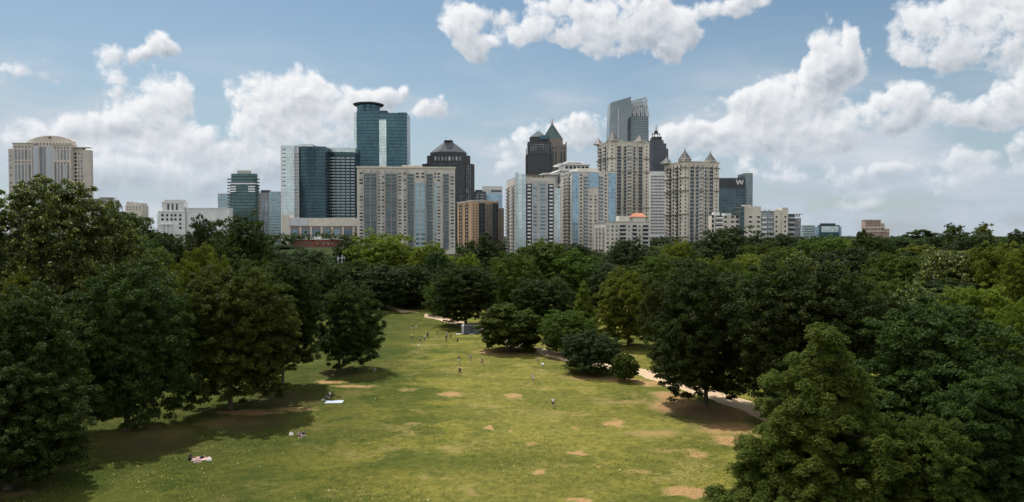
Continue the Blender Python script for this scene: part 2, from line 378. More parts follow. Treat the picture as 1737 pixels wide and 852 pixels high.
def make_proto(kind, seed, H, W, leaf, detail=1.0, trunk_h=.2, lean=0):
    """returns (crown_mesh, trunk_mesh, H, W); crown W wide, tree H tall, base at z=0"""
    rng = np.random.default_rng(seed); z0 = H * trunk_h; ch = H - z0; Rw = W / 2
    C = []; rc = []; lob = []
    area_leaf = (ls := {'near': .20, 'mid': .28, 'far': .42}[leaf])
    if kind in ('round', 'dome', 'tall', 'vase'):
        nl = {'round': 26, 'dome': 24, 'tall': 30, 'vase': 26}[kind]
        cz = z0 + ch * {'round': .40, 'dome': .34, 'tall': .45, 'vase': .36}[kind]
        for i in range(nl):
            # golden spiral over the upper body of the crown
            t = (i + .5) / nl; zz = 1 - t * 1.86; ph = i * 2.399 + rng.normal() * .25
            rr = math.sqrt(max(0, 1 - zz * zz)); s = rng.uniform(.56, .74)
            if kind == 'tall': s = rng.uniform(.5, .76)
            up_r = (z0 + ch - cz); dn_r = (cz - z0)
            px, py = math.cos(ph) * rr * Rw * s, math.sin(ph) * rr * Rw * s
            pz = cz + zz * (up_r if zz > 0 else dn_r * 1.25) * (s + .04)
            lr = Rw * rng.uniform(.27, .40)
            if kind == 'vase': lr = Rw * rng.uniform(.24, .33)
            lob.append((px, py, pz, lr))
        lob.append((0, 0, cz, Rw * .62))
    elif kind == 'cone':
        nt = 17
        for i in range(nt):
            t = i / (nt - 1); zc = z0 + ch * (.02 + .96 * t); rr = Rw * (1 - t) ** .8
            nb = max(1, int(9 * (1 - t) + 1.5))
            for k in range(nb):
                ph = rng.uniform(0, 6.28) if nb < 3 else 2 * math.pi * k / nb + i * 1.3 + rng.normal() * .2
                s = rng.uniform(.45, .85); lob.append((math.cos(ph) * rr * s, math.sin(ph) * rr * s, zc + rng.normal() * .5, max(.7, Rw * (.10 + .13 * (1 - t)))))
    elif kind == 'pine':
        for i in range(9):
            ph = i * 2.4; s = rng.uniform(.2, .7); lob.append((math.cos(ph) * Rw * s, math.sin(ph) * Rw * s, H * rng.uniform(.72, .93), Rw * rng.uniform(.2, .35)))
    L = np.array(lob)
    cr = {'near': 1.05, 'mid': 1.25, 'far': 1.6}[leaf]
    if kind == 'cone': cr *= .72
    if kind == 'vase': cr *= .75
    cr *= (W / 20) ** .35
    for x, y, z, r in lob:
        n = int((3.0 * (r / cr) ** 2 + 3) * detail * 1.25)
        d = rng.normal(size=(n, 3)); d /= np.linalg.norm(d, axis=1)[:, None]
        sq = np.array([1, 1, .72 if kind != 'pine' else .3])
        q = np.array([x, y, z]) + d * sq * (r * rng.uniform(.5, 1.35, n))[:, None]
        # drop clumps buried inside other lobes, they are never seen
        dd = np.linalg.norm((q[:, None, :] - L[None, :, :3]) / np.array([1, 1, .8]), axis=2) / L[None, :, 3]
        keep = (np.sort(dd, axis=1)[:, 0] > .42) | (rng.random(n) < .35)
        q = q[keep & (q[:, 2] > z0 * .9)]
        C.append(q); rc.append(cr * rng.uniform(.55, 1.15, len(q)))
    C = np.concatenate(C); rc = np.concatenate(rc)
    kz = (ch - cr * .35) / (C[:, 2].max() - z0); C[:, 2] = z0 + (C[:, 2] - z0) * kz
    kr = (Rw - cr * .45) / np.percentile(np.hypot(C[:, 0], C[:, 1]), 97); C[:, :2] *= kr
    rr_ = np.hypot(C[:, 0], C[:, 1]); lim = Rw * (1.0 if kind != 'cone' else .12 + .95 * (1 - np.clip((C[:, 2] - z0) / ch, 0, 1)) ** .75)
    C[:, :2] *= np.minimum(1, lim / np.maximum(rr_, .01))[:, None]
    lob = [(x * kr, y * kr, z0 + (z - z0) * kz, r) for x, y, z, r in lob]
    npl = int({'near': 120, 'mid': 75, 'far': 34}[leaf])
    fea = kind == 'cone' and leaf == 'near'
    cm = leaves_mesh('crown', C, rc, npl + (110 if fea else 0), ls * (.9 if fea else 1), None, rng, aspect=.26 if fea else .55, flat=.5 if kind != 'cone' else .8, hang=.9 if kind == 'cone' else .25, up=.55)
    # trunk and limbs
    tr = max(.16, W * .021); top = z0 + ch * (.55 if kind != 'cone' else .97)
    paths = []
    if kind == 'vase':
        for k in range(5):
            a = k * 1.256 + .4; paths.append(([(0, 0, -.3), (math.cos(a) * .1, math.sin(a) * .1, z0 * .5), (math.cos(a) * Rw * .25, math.sin(a) * Rw * .25, z0 * 1.4), (math.cos(a) * Rw * .55, math.sin(a) * Rw * .55, z0 + ch * .5)], [tr * .8, tr * .65, tr * .5, tr * .15]))
    else:
        paths.append(([(0, 0, -.4), (0, 0, .25), (.03, 0, z0 * .5), (.08, .05, z0), (.1, -.1, (z0 + top) / 2), (0, 0, top)], [tr * 1.7, tr * 1.15, tr, tr * .92, tr * .6, tr * .15]))
        for x, y, z, r in lob[::(1 if kind != 'cone' else 4)][:20]:
            st = z0 * .95 + (z - z0) * .35 if kind != 'cone' else z - .5
            st = max(z0 * .8, min(st, top * .85))
            paths.append(([(0, 0, st), (x * .35, y * .35, st + (z - st) * .3), (x * .75, y * .75, st + (z - st) * .72), (x, y, z)], [tr * .42, tr * .3, tr * .18, tr * .06]))
    tm = tubes(paths, bark, 'trunk')
    return cm, tm, H, W
PROTO = {}
def proto(kind, leaf, var, color):
    key = (kind, leaf, var)
    if key not in PROTO:
        Hh, Ww, th = {'round': (22, 20, .07), 'dome': (20, 22, .07), 'tall': (30, 20, .09), 'vase': (11, 12, .12), 'cone': (22, 15, .03), 'pine': (26, 15, .3)}[kind]
        PROTO[key] = make_proto(kind, hash((len(kind), ord(kind[0]), len(leaf), var)) % 9999, Hh, Ww, leaf, trunk_h=th)
    k2 = key + (color,)
    if k2 not in PROTO:
        cm = PROTO[key][0] if not PROTO[key][0].materials else PROTO[key][0].copy()
        if cm.materials: cm.materials[0] = LM[color]
        else: cm.materials.append(LM[color])
        PROTO[k2] = cm
    return PROTO[k2], PROTO[key][1], PROTO[key][2], PROTO[key][3]
TREES = []
def tree(x, ytop, wpx, Y, kind, color, label, name='tree', group=None, xt=None, var=None):
    top = at(x, ytop, Y); bx = at(xt if xt is not None else x, ytop, Y).x
    gz = terrain(bx, Y); h = top.z - gz; w = wpx / F * Y
    leaf = 'near' if Y < 135 else 'mid' if Y < 215 else 'far'
    if var is None: var = (len(TREES) * 7 + 3) % (3 if kind != 'cone' else 1)
    if kind in ('vase', 'pine'): var = 0
    cm, tm, H, W = proto(kind, leaf, var, color)
    rt = link(name, None, loc=(bx, Y, gz)); rt.empty_display_size = .5
    tag(rt, label, 'tree', group)
    rz = random.uniform(0, 6.28)
    c = link('crown', cm, rt, loc=(top.x - bx, 0, 0), rz=rz)
    # a little taller crowns than wide ones keep their top on the mark
    c.scale = (w / W, w / W, h / H)
    t = link('trunk', tm, rt, rz=rz); t.scale = (w / W, w / W, h / H)
    TREES.append((bx, Y, w / 2)); return rt

# ------------------------------------------------------------ the trees of the park, near to far
# x of crown centre, y of top, width (photo px), distance m, form, leaves, label, x of trunk
NEAR = [
 (226,437,222,97,'round','dark','dark oak on the left lawn, trunk and brown shaded patch showing below its crown',212),
 (402,441,206,109,'round','mid','broad green oak in the left row, its trunk right of the dark oak',388),
 (22,468,240,80,'round','dark','dark tree filling the lower left corner of the view',22),
 (486,438,120,126,'tall','dark','narrow dark tree squeezed between the broad green oak and the small round oak',478),
 (595,474,116,141,'round','dark','small round dark oak at the left edge of the lawn with its own separate shadow',575),
 (865,515,120,166,'vase','mid','low spreading tree wider than tall on a forked trunk, right edge of the lawn',865),
 (962,525,100,160,'dome','mid','low rounded green tree just behind and right of the spreading forked tree',955),
 (1003,556,108,139,'dome','blue','dense low dark bush like tree casting an oval shadow beside the sandy path',1003),
 (1060,600,48,131,'vase','mid','smallest young tree on a thin trunk at the bend of the sandy path',1060),
 (1188,445,190,112,'round','dark','big dark oak by the sandy path, thick trunk, round shadow on worn soil',1200),
 (1370,428,262,101,'round','dark','massive dark oak right of the path, crown rising above its neighbours',1372),
 (1396,548,350,67,'cone','feather','feathery green bald cypress, cone shaped, closest tree to the camera right of centre',1392),
 (1600,503,300,82,'round','dark','very broad dark oak in the right foreground behind the feathery cypress',1600),
 (1700,612,250,69,'dome','dark','leafy dark oak in the lower right corner of the view',1700),
 (1560,700,190,64,'dome','mid','low green crown at the bottom edge between the cypress and the corner oak',1560),
 (1735,505,120,112,'dome','lime','bright green crown cut by the right edge of the view, above the corner oak',1735),
 (82,293,196,118,'tall','gloss','tallest tree at far left with sunlit glossy leaves in front of the pale stone tower',82),
 (185,338,110,126,'tall','gloss','glossy leaved tree leaning out right of the tallest tree at far left',185),
 (45,462,120,104,'dome','lime','patch of sunlit yellow green crown between the tallest left tree and the corner tree',45),
 (-30,430,120,110,'round','mid','green tree cut off by the left edge of the view',-30),
 (170,435,110,118,'dome','gloss','yellowish crown just above the dark oak on the left lawn',170),
 (256,412,90,135,'dome','gloss','low light leaved crown sloping down to the right of the tallest left trees',256),
 (330,412,108,158,'dome','lime','bright green dome of leaves peeking over the broad green oak',330),
 (450,437,96,165,'round','mid','green crown just above and right of the broad green oak',450),
 (1130,452,96,150,'tall','mid','upright green tree behind the left shoulder of the big dark path oak',1130),
 (1066,452,116,172,'dome','lime','sunlit yellow green tree behind the smallest young tree',1066),
 (990,476,56,188,'cone','lime','slim pointed pale green tree behind the low rounded trees',990),
 (1312,436,120,150,'dome','mid','green crown wedged between the two biggest dark oaks on the right',1312),
 (1290,470,100,130,'round','dark','dark crown in the gap right of the big path oak',1290),
 (1500,470,120,150,'dome','mid','green dome right behind the massive dark oak',1500),
 (1650,480,150,135,'dome','lime','wide yellow green crown directly above the very broad dark oak',1650),
 (1560,476,110,142,'dome','gloss','light flecked crown above the left shoulder of the very broad dark oak',1560),
 (1445,455,100,165,'dome','mid','medium green crown to the upper right of the massive dark oak',1445),
 (1610,420,116,205,'dome','gloss','magnolia with pale yellow flecks standing out in the right canopy',1610),
 (1522,428,124,225,'dome','mid','mid green dome left of the pale flecked magnolia',1522),
 (1690,408,110,196,'dome','lime','bright yellow green crown right of the pale flecked magnolia',1690),
 (1745,410,80,160,'tall','lime','yellow green tree at the right edge under the skyline',1745),
 (1360,424,90,205,'dome','gloss','pale flecked crown just above the massive dark oak',1360),
 (1410,440,90,190,'dome','lime','yellow green crown behind the massive dark oak, right of the pale flecked one',1410),
 (788,446,122,211,'round','dark','large dark round tree at the far right end of the lawn by the grey shed',790),
 (700,448,90,262,'round','dark','dark tree closing the far end of the lawn, right one of the central pair',700),
 (648,446,96,252,'round','blue','dark tree closing the far end of the lawn, left one of the central pair',652),
 (745,470,60,240,'dome','mid','small green crown left of the large dark round tree by the shed',745),
 (600,440,90,262,'dome','dark','dark crown behind the small round oak with its own shadow',600),
 (650,388,140,300,'dome','lime','big yellow green dome in front of the wide beige apartment block',650),
 (722,408,100,292,'dome','lime','yellow green tree right of the big dome before the beige apartment block',722),
 (742,420,54,276,'round','blue','small blue green round tree before the right end of the beige apartment block',742),
 (822,393,80,325,'round','blue','dark round tree standing before the orange tan apartment building',822),
 (930,408,130,262,'round','mid','wide green tree in the middle, below the white finned condominium',930),
 (880,426,96,242,'dome','mid','green crown left of the wide middle tree',880),
 (972,420,100,250,'round','mid','tall green tree right of the wide middle tree, below the blue glass condominium',972),
 (925,402,60,322,'dome','lime','small light green treetop against the base of the white finned condominium',925),
 (985,412,60,330,'dome','blue','dark treetop against the base of the blue glass condominium',985),
 (1030,446,80,240,'round','blue','dark crown above the slim pointed pale green tree',1030),
 (920,470,110,205,'round','dark','dark tree directly behind the low spreading forked tree',920),
 (1068,400,84,335,'round','blue','dark round tree before the low balconied block with the orange roof',1068),
 (1120,425,100,280,'dome','mid','green crown below the white office grid tower',1120),
 (1150,404,70,330,'dome','lime','light green treetop at the foot of the right turreted tower',1150),
 (1232,382,132,335,'dome','blue','broad dark dome rising in front of the cream stepped apartments',1232),
 (1170,430,90,240,'dome','blue','dark dome above the big dark path oak',1170),
 (1230,432,90,215,'dome','mid','green dome just right above the big dark path oak',1230),
 (1335,394,100,345,'dome','blue','dark treetop below the cream stepped apartments',1335),
 (1290,408,90,300,'dome','mid','green crown right below the broad dark dome',1290),
 (1400,398,110,330,'dome','mid','green treetop below the small blue glass office',1400),
 (1436,418,130,262,'dome','blue','wide blue green dome in the middle of the right canopy',1436),
 (1462,388,34,390,'vase','dark','spiky little treetop on the skyline left of the pinkish stepped tower',1462),
 (1484,396,70,380,'dome','dark','dark crown covering the base of the pinkish stepped tower',1484),
 (1530,400,90,390,'dome','blue','dark skyline tree right of the pinkish stepped tower',1530),
 (1560,389,62,420,'pine','dark','flat topped pine standing out on the right skyline',1560),
 (1588,396,50,410,'dome','blue','small dark skyline tree right of the flat topped pine',1588),
 (1620,378,44,380,'tall','mid','tall rounded treetop on the right skyline, left one of two',1620),
 (1667,376,36,380,'tall','lime','tall narrow treetop on the right skyline, right one of two',1667),
 (1650,392,100,350,'dome','blue','dark dome between and below the two tall skyline treetops',1650),
 (1730,388,66,370,'dome','blue','dark treetop where the skyline meets the right edge',1730),
 (1590,440,90,240,'dome','blue','dark crown left below the pale flecked magnolia',1590),
 (1480,440,80,270,'dome','mid','green crown right of the wide blue green dome',1480),
 (1330,418,80,255,'round','mid','green crown above the gap between the two biggest dark oaks',1330),
 (408,356,124,232,'dome','dark','large dark tree rising in front of the dark green glass tower',408),
 (345,362,60,250,'dome','blue','dark tree covering the right end of the white stone hall',345),
 (222,356,120,262,'dome','dark','dark rounded tree on the slope left of the white stone hall',222),
 (165,372,90,250,'dome','blue','dark tree behind the glossy leaved trees at far left',165),
 (290,394,90,235,'dome','blue','blue green crown in front of the white stone hall',290),
 (250,404,90,215,'dome','dark','dark lower crown on the left slope under the white stone hall',250),
 (372,404,80,215,'dome','dark','dark crown below the large tree before the green glass tower',372),
 (470,420,90,250,'dome','blue','dark crown below the pale slab tower',470),
 (522,420,100,300,'dome','blue','dark crown covering the red brick building',522),
 (590,402,60,335,'dome','blue','dark treetop left of the big yellow green dome',590),
 (552,442,100,232,'dome','dark','dark crown above and left of the small round oak',552),
 (500,448,90,200,'dome','dark','dark crown behind the narrow dark tree of the left row',500),
 (405,430,80,190,'dome','dark','dark crown just above the broad green oak in the left row',405),
 (790,428,70,290,'dome','lime','light green crown above the large dark round tree by the shed',790),
 (898,584,26,163,'dome','lime','small light green shrub on the path edge right of the low spreading tree',898),
 (850,430,60,300,'dome','mid','green treetop between the tan building tree and the wide middle tree',850),
 (10,600,250,75,'dome','dark','low dark crown hanging almost to the ground in the lower left corner',10),
]
_byname = {'vase':'spreading_tree','cone':'cypress_tree','pine':'pine_tree'}
for r in NEAR:
    x, yt, w, Y, k, c, lab, xt = r
    nm = {'gloss': 'magnolia_tree'}.get(c, 'oak_tree' if c in ('dark', 'mid') and Y < 145 and k == 'round' else _byname.get(k, 'tree'))
    if k == 'cone' and c == 'lime': nm = 'poplar_tree'
    if w < 30: nm = 'shrub'
    tree(x, yt, w, Y, k, c, lab, nm, xt=xt)
# the canopy beyond: trees that only fill gaps between the ones above
def skyline(x):                      # height in the photo that filler tops must stay under
    pts = [(0, 405), (150, 400), (240, 382), (300, 412), (350, 392), (470, 412), (500, 432), (600, 432), (660, 408), (760, 432), (800, 420), (860, 432), (930, 412), (1010, 422), (1060, 412), (1130, 420), (1180, 404), (1240, 394), (1330, 402), (1400, 404), (1500, 404), (1600, 402), (1660, 398), (1737, 400)]
    for (a, ya), (b, yb) in zip(pts, pts[1:]):
        if x <= b: return ya + (yb - ya) * (x - a) / (b - a) if x >= a else ya
    return 402
fr = random.Random(11); nfill = 0
SIDES = [(0, 300, 'below the pale stone tower'), (300, 480, 'below the dark green glass tower'), (480, 620, 'below the pale slab tower'), (620, 780, 'below the beige apartment block'), (780, 950, 'below the white finned condominium'), (950, 1110, 'below the left turreted tower'), (1110, 1260, 'below the right turreted tower'), (1260, 1420, 'below the cream apartments'), (1420, 1737, 'below the right skyline')]
for Y, step, dy in ((560, 74, 2), (490, 66, 3), (430, 62, 3), (370, 70, 10), (320, 78, 18), (275, 86, 30), (232, 96, 44), (195, 110, 62)):
    x = -40 + fr.uniform(0, step)
    while x < 1790:
        g = at(x, 430, Y)
        clear = True
        if Y < 262 and 560 < x < 1000 - (262 - Y) * .3: clear = False
        if Y < 215 and 540 < x < 1120: clear = False
        if Y < 262 and -75 < g.x < 8 and Y > 180 and x > 560: clear = False
        if 470 < x < 610 and Y > 480: clear = False
        for bx, by, br in TREES:
            if math.hypot(bx - g.x, (by - Y) * .8) < br * .75 + 2: clear = False; break
        if clear:
            side = next(s for a, b, s in SIDES if x < b or b == 1737)
            col = fr.choice(['dark', 'blue', 'mid', 'blue', 'dark', 'lime']) ; word = {'dark': 'dark', 'blue': 'bluish dark', 'mid': 'green', 'lime': 'light green'}[col]
            depth = {560: 'skyline', 490: 'remote', 430: 'farthest', 370: 'far', 320: 'back row', 275: 'middle row', 232: 'inner', 195: 'nearer'}[Y]
            tree(x, (max(skyline(x), 424) if 470 < x < 610 else skyline(x)) + dy + fr.uniform(-2, 9), step * fr.uniform(1.0, 1.35), Y, fr.choice(['dome', 'round']), col,
                 f'{word} {depth} treetop in the unbroken canopy {side}', 'tree', f'{word} {depth} canopy treetops {side}')
            nfill += 1
        x += step * fr.uniform(.8, 1.2)
print('filler trees', nfill, 'trees', len(TREES))

# one continuous far wood beyond the city edge, nobody could count it
wr = np.random.default_rng(5); nW = 2600
wy = 600 + 1500 * wr.random(nW) ** 1.5; wx = wr.uniform(-1.15, 1.15, nW) * wy
wz = np.array([terrain(a, b_) for a, b_ in zip(wx, wy)]) + wr.uniform(3, 9, nW)
far = leaves_mesh('far_woodland', np.stack([wx, wy, wz], 1), wr.uniform(7, 13, nW), 26, 2.2, LM['blue'], wr, flat=.5)
o = link('far_woodland', far); o['kind'] = 'stuff'; o['label'] = 'far dark green woodland running to the horizon around the city'; 

# short tufts and seed heads of the nearer lawn
gr = np.random.default_rng(9); nG = 60000
gy = 68 / (1 - gr.random(nG) * .58); gx = gr.uniform(-.78, .42, nG) * gy
keep = (np.sin(gx * .31 + 2 * np.sin(gy * .17)) + np.sin(gy * .23 + 1.7 * np.sin(gx * .11)) + gr.normal(size=nG) * .8) > -.2
pa, pb = ground(1420, 760), ground(1098, 634)             # none on the path or on the worn ground along it
for (xa, ya), (xb, yb) in (((1500, 800), (1300, 702)), ((1300, 702), (1215, 672)), ((1215, 672), (1150, 652)), ((1150, 652), (1098, 634)), ((1098, 634), (1000, 614))):
    A, B_ = ground(xa, ya), ground(xb, yb); dx_, dy_ = B_.x - A.x, B_.y - A.y; L2 = dx_ * dx_ + dy_ * dy_
    t_ = np.clip(((gx - A.x) * dx_ + (gy - A.y) * dy_) / L2, 0, 1); keep &= np.hypot(gx - A.x - t_ * dx_, gy - A.y - t_ * dy_) > 4.5
for px_, py_, r_ in MULCH_SHADE:
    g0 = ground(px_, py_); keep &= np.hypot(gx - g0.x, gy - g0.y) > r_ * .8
for px_, py_, r_ in ((567,682,1.9),(341,779,1.8),(1045,718,1.6),(984,768,1.2),(917,800,1.1),(985,850,1.7),(872,672,1.8),(828,725,1.1)):
    g0 = ground(px_, py_); keep &= np.hypot((gx - g0.x) / 1.3, (gy - g0.y) / 1.6) > r_
gx, gy = gx[keep], gy[keep]; n = len(gx); hgt = gr.uniform(.025, .075, n); wd = gr.uniform(.04, .10, n); a = gr.uniform(0, 3.14, n); ln = gr.normal(size=(n, 2)) * .06
V = np.zeros((n, 4, 3)); ca, sa = np.cos(a) * wd, np.sin(a) * wd
V[:, 0] = np.stack([gx - ca, gy - sa, np.zeros(n)], 1); V[:, 1] = np.stack([gx + ca, gy + sa, np.zeros(n)], 1)
V[:, 2] = np.stack([gx + ca * .5 + ln[:, 0], gy + sa * .5 + ln[:, 1], hgt], 1); V[:, 3] = np.stack([gx - ca * .5 + ln[:, 0], gy - sa * .5 + ln[:, 1], hgt], 1)
gm, N, p = mat('grass_blades'); isl = N.new('ShaderNodeNewGeometry').outputs['Random Per Island']
c = N.mix(isl, hexl(84, 96, 34), hexl(132, 130, 58)); c = N.mix(N.ss(isl, .93, .95), c, hexl(176, 166, 112)); c = N.mix(N.ss(isl, .994, .996), c, (.7, .7, .64))
N.l.new(c, p.inputs['Base Color']); p.inputs['Roughness'].default_value = .8; p.inputs['Specular IOR Level'].default_value = .1
o = link('grass', mesh_np('grass', V.reshape(-1, 3), np.arange(n * 4).reshape(n, 4), gm)); o['kind'] = 'stuff'; o['label'] = 'short summer grass tufts of the sunny lawn'

# ------------------------------------------------------------ buildings
def plain(name, col, rough=.85, var=.12, spec=.3):
    m, N, p = mat(name)
    n = N.noise(N.new('ShaderNodeTexCoord').outputs['Object'], .12, 6, .65)
    c2 = tuple(c * (1 - var * 1.6) for c in col); N.l.new(N.mix(N.ss(n, .3, .7), c2, col), p.inputs['Base Color'])
    p.inputs['Roughness'].default_value = rough; p.inputs['Specular IOR Level'].default_value = spec; return m
def glassy(name, col, col2=None, rough=.18, metal=.5):
    """window glass; every pane object takes a slightly different tone (blinds, reflections)"""
    m, N, p = mat(name); oi = N.new('ShaderNodeObjectInfo').outputs['Random']; isl = N.new('ShaderNodeNewGeometry').outputs['Random Per Island']
    col2 = col2 or tuple(c * 2.2 for c in col)
    w = N.m('FRACT', N.m('MULTIPLY', N.m('ADD', oi, isl), 7.31))
    N.l.new(N.mix(N.m('POWER', w, 2.2), col, col2), p.inputs['Base Color'])
    p.inputs['Roughness'].default_value = rough; p.inputs['Metallic'].default_value = metal; return m
def facade(name, glass, frame, pw, ph, lw, lh, var=.5, rough=.15, metal=.6, band=None, bandh=0):
    """curtain wall of panels: uv in metres along the wall and up it"""
    m, N, p = mat(name); uv = N.new('ShaderNodeUVMap'); uv.uv_map = 'uv'; u, v, _ = N.sep(uv.outputs[0])
    uu = N.m('DIVIDE', u, pw); vv = N.m('DIVIDE', v, ph)
    fu = N.m('FRACT', uu); fv = N.m('FRACT', vv)
    wn = N.new('ShaderNodeTexWhiteNoise', noise_dimensions='3D'); N.put(wn.inputs['Vector'], N.xyz(N.m('FLOOR', uu), N.m('FLOOR', vv), 0))
    k = N.m('MULTIPLY', wn.outputs['Value'], var)
    big = N.noise(N.xyz(N.m('MULTIPLY', u, .03), N.m('MULTIPLY', v, .02), 0), 1, 3, .6)
    k = N.m('ADD', k, N.m('MULTIPLY', N.ss(big, .35, .65), var))
    g = N.mix(k, glass, tuple(min(1, c * 1.9 + .02) for c in glass))
    if band: g = N.mix(N.m('LESS_THAN', fv, bandh), g, band)
    line = N.m('MAXIMUM', N.m('LESS_THAN', fu, lw), N.m('LESS_THAN', fv, lh))
    N.l.new(N.mix(line, g, frame), p.inputs['Base Color'])
    isband = N.m('MAXIMUM', line, N.m('LESS_THAN', fv, bandh)) if band else line
    N.l.new(N.m('MULTIPLY_ADD', isband, .5, rough), p.inputs['Roughness'])
    N.l.new(N.m('MULTIPLY', N.m('SUBTRACT', 1, isband), metal), p.inputs['Metallic']); return m

BM = {
 'cream': plain('cream_stucco', (.68, .63, .55)), 'beige': plain('beige_stucco', (.66, .61, .54)), 'tan': plain('tan_concrete', (.62, .43, .28)),
 'stone': plain('pale_stone', (.60, .54, .48)), 'white': plain('white_concrete', (.74, .74, .73)), 'grey': plain('grey_concrete', (.30, .30, .30)),
 'lgrey': plain('light_grey_concrete', (.50, .50, .50)), 'dark': plain('dark_granite', (.062, .066, .074), .6), 'slate': plain('slate_roof', (.10, .11, .13), .6),
 'brown': plain('brown_concrete', (.26, .225, .20)), 'brick': plain('red_brick', (.24, .085, .055)), 'pink': plain('pinkish_granite', (.50, .36, .30)),
 'copper': plain('green_copper_roof', (.06, .10, .105), .55), 'gold': plain('gilded_metal', (.55, .35, .10), .4), 'roof': plain('grey_metal_roof', (.125, .12, .12), .5),
 'orange': plain('orange_tile', (.50, .21, .12)), 'metal': plain('dark_metal', (.06, .065, .07), .5), 'steel': plain('pale_steel', (.55, .57, .6), .4), 'paint': plain('white_paint', (.8, .8, .8), .6, .02),
 'bronze': plain('bronze_frame', (.12, .10, .085), .5),
 'win': glassy('window_glass', (.035, .042, .05)), 'winb': glassy('blue_window_glass', (.10, .16, .21), (.30, .40, .48)), 'wind': glassy('dark_window_glass', (.02, .024, .03), (.07, .08, .09)),
 'wing': glassy('grey_window_glass', (.10, .12, .14), (.32, .35, .38)), 'rail': glassy('balcony_glass', (.10, .14, .16), (.16, .2, .22), .3, .2),
 'g_teal': facade('teal_curtain_wall', (.022, .064, .085), (.015, .036, .048), 1.6, 3.9, .10, .16, .35),
 'g_dark': facade('dark_teal_curtain_wall', (.018, .050, .062), (.012, .026, .032), 1.5, 3.6, .12, .22, .5),
 'g_green': facade('green_curtain_wall', (.030, .066, .068), (.05, .08, .08), 2.2, 3.5, .08, .16, .6, band=(.02, .03, .032), bandh=.3),
 'g_pale': facade('pale_curtain_wall', (.42, .50, .52), (.30, .36, .38), 3.0, 3.6, .05, .09, .3, metal=.3),
 'g_blue': facade('blue_curtain_wall', (.14, .23, .30), (.45, .48, .5), 2.4, 3.4, .10, .12, .6),
 'g_strip': facade('banded_curtain_wall', (.10, .17, .20), (.38, .44, .46), 3.2, 3.5, .10, .18, .8, band=(.40, .46, .48), bandh=.42),
 'g_grey': facade('grey_curtain_wall', (.17, .20, .21), (.26, .28, .29), 1.5, 4.0, .10, .12, .25),
 'g_greyd': facade('slate_curtain_wall', (.10, .13, .14), (.22, .24, .25), 1.5, 4.0, .12, .14, .3),
 'g_black': facade('black_curtain_wall', (.030, .036, .045), (.055, .06, .065), 2.6, 3.6, .12, .16, .5),
 'g_w': facade('dark_hotel_curtain_wall', (.022, .045, .055), (.14, .17, .18), 4.2, 3.8, .06, .10, .6),
 'g_off': facade('office_punched_wall', (.10, .11, .12), (.62, .62, .60), 2.0, 3.6, .30, .45, .3, metal=.2),
 'g_bal': facade('glass_behind_balconies', (.12, .15, .16), (.34, .34, .33), 1.9, 3.1, .14, .18, .9, metal=.15),
}
BOXF = [(0, 1, 5, 4), (1, 2, 6, 5), (2, 3, 7, 6), (3, 0, 4, 7), (4, 5, 6, 7), (3, 2, 1, 0)]
class Mb:
    """collects boxes / prisms with uv in metres"""
    def __init__(s): s.v = []; s.f = []; s.uv = []
    def prism(s, ring, z0, z1, ring2=None, caps=True):
        n = len(ring); o = len(s.v); r2 = ring2 or ring
        zz = z0 if callable(z0) else (lambda x, y: z0); z2 = z1 if callable(z1) else (lambda x, y: z1)
        s.v += [(x, y, zz(x, y)) for x, y in ring] + [(x, y, z2(x, y)) for x, y in r2]
        u = 0
        for i in range(n):
            j = (i + 1) % n; L = math.hypot(ring[j][0] - ring[i][0], ring[j][1] - ring[i][1])
            s.f.append((o + i, o + j, o + n + j, o + n + i)); za, zb, zc, zd = s.v[o + i][2], s.v[o + j][2], s.v[o + n + j][2], s.v[o + n + i][2]
            s.uv += [(u, za), (u + L, zb), (u + L, zc), (u, zd)]; u += L
        if caps:
            s.f.append(tuple(range(o + n, o + 2 * n))); s.uv += [(.5, .5)] * n
            s.f.append(tuple(range(o + n - 1, o - 1, -1))); s.uv += [(.5, .5)] * n
        return s
    def cone(s, ring, z0, apex):
        n = len(ring); o = len(s.v); s.v += [(x, y, z0) for x, y in ring] + [apex]
        for i in range(n): s.f.append((o + i, o + (i + 1) % n, o + n)); s.uv += [(0, 0), (1, 0), (.5, 1)]
        s.f.append(tuple(range(o + n - 1, o - 1, -1))); s.uv += [(.5, .5)] * n
        return s
    def mesh(s, name, m):
        me = bpy.data.meshes.new(name); me.from_pydata([tuple(p) for p in s.v], [], s.f)
        l = me.uv_layers.new(name='uv'); l.data.foreach_set('uv', np.array(s.uv, dtype=np.float32).ravel()); me.materials.append(m); return me

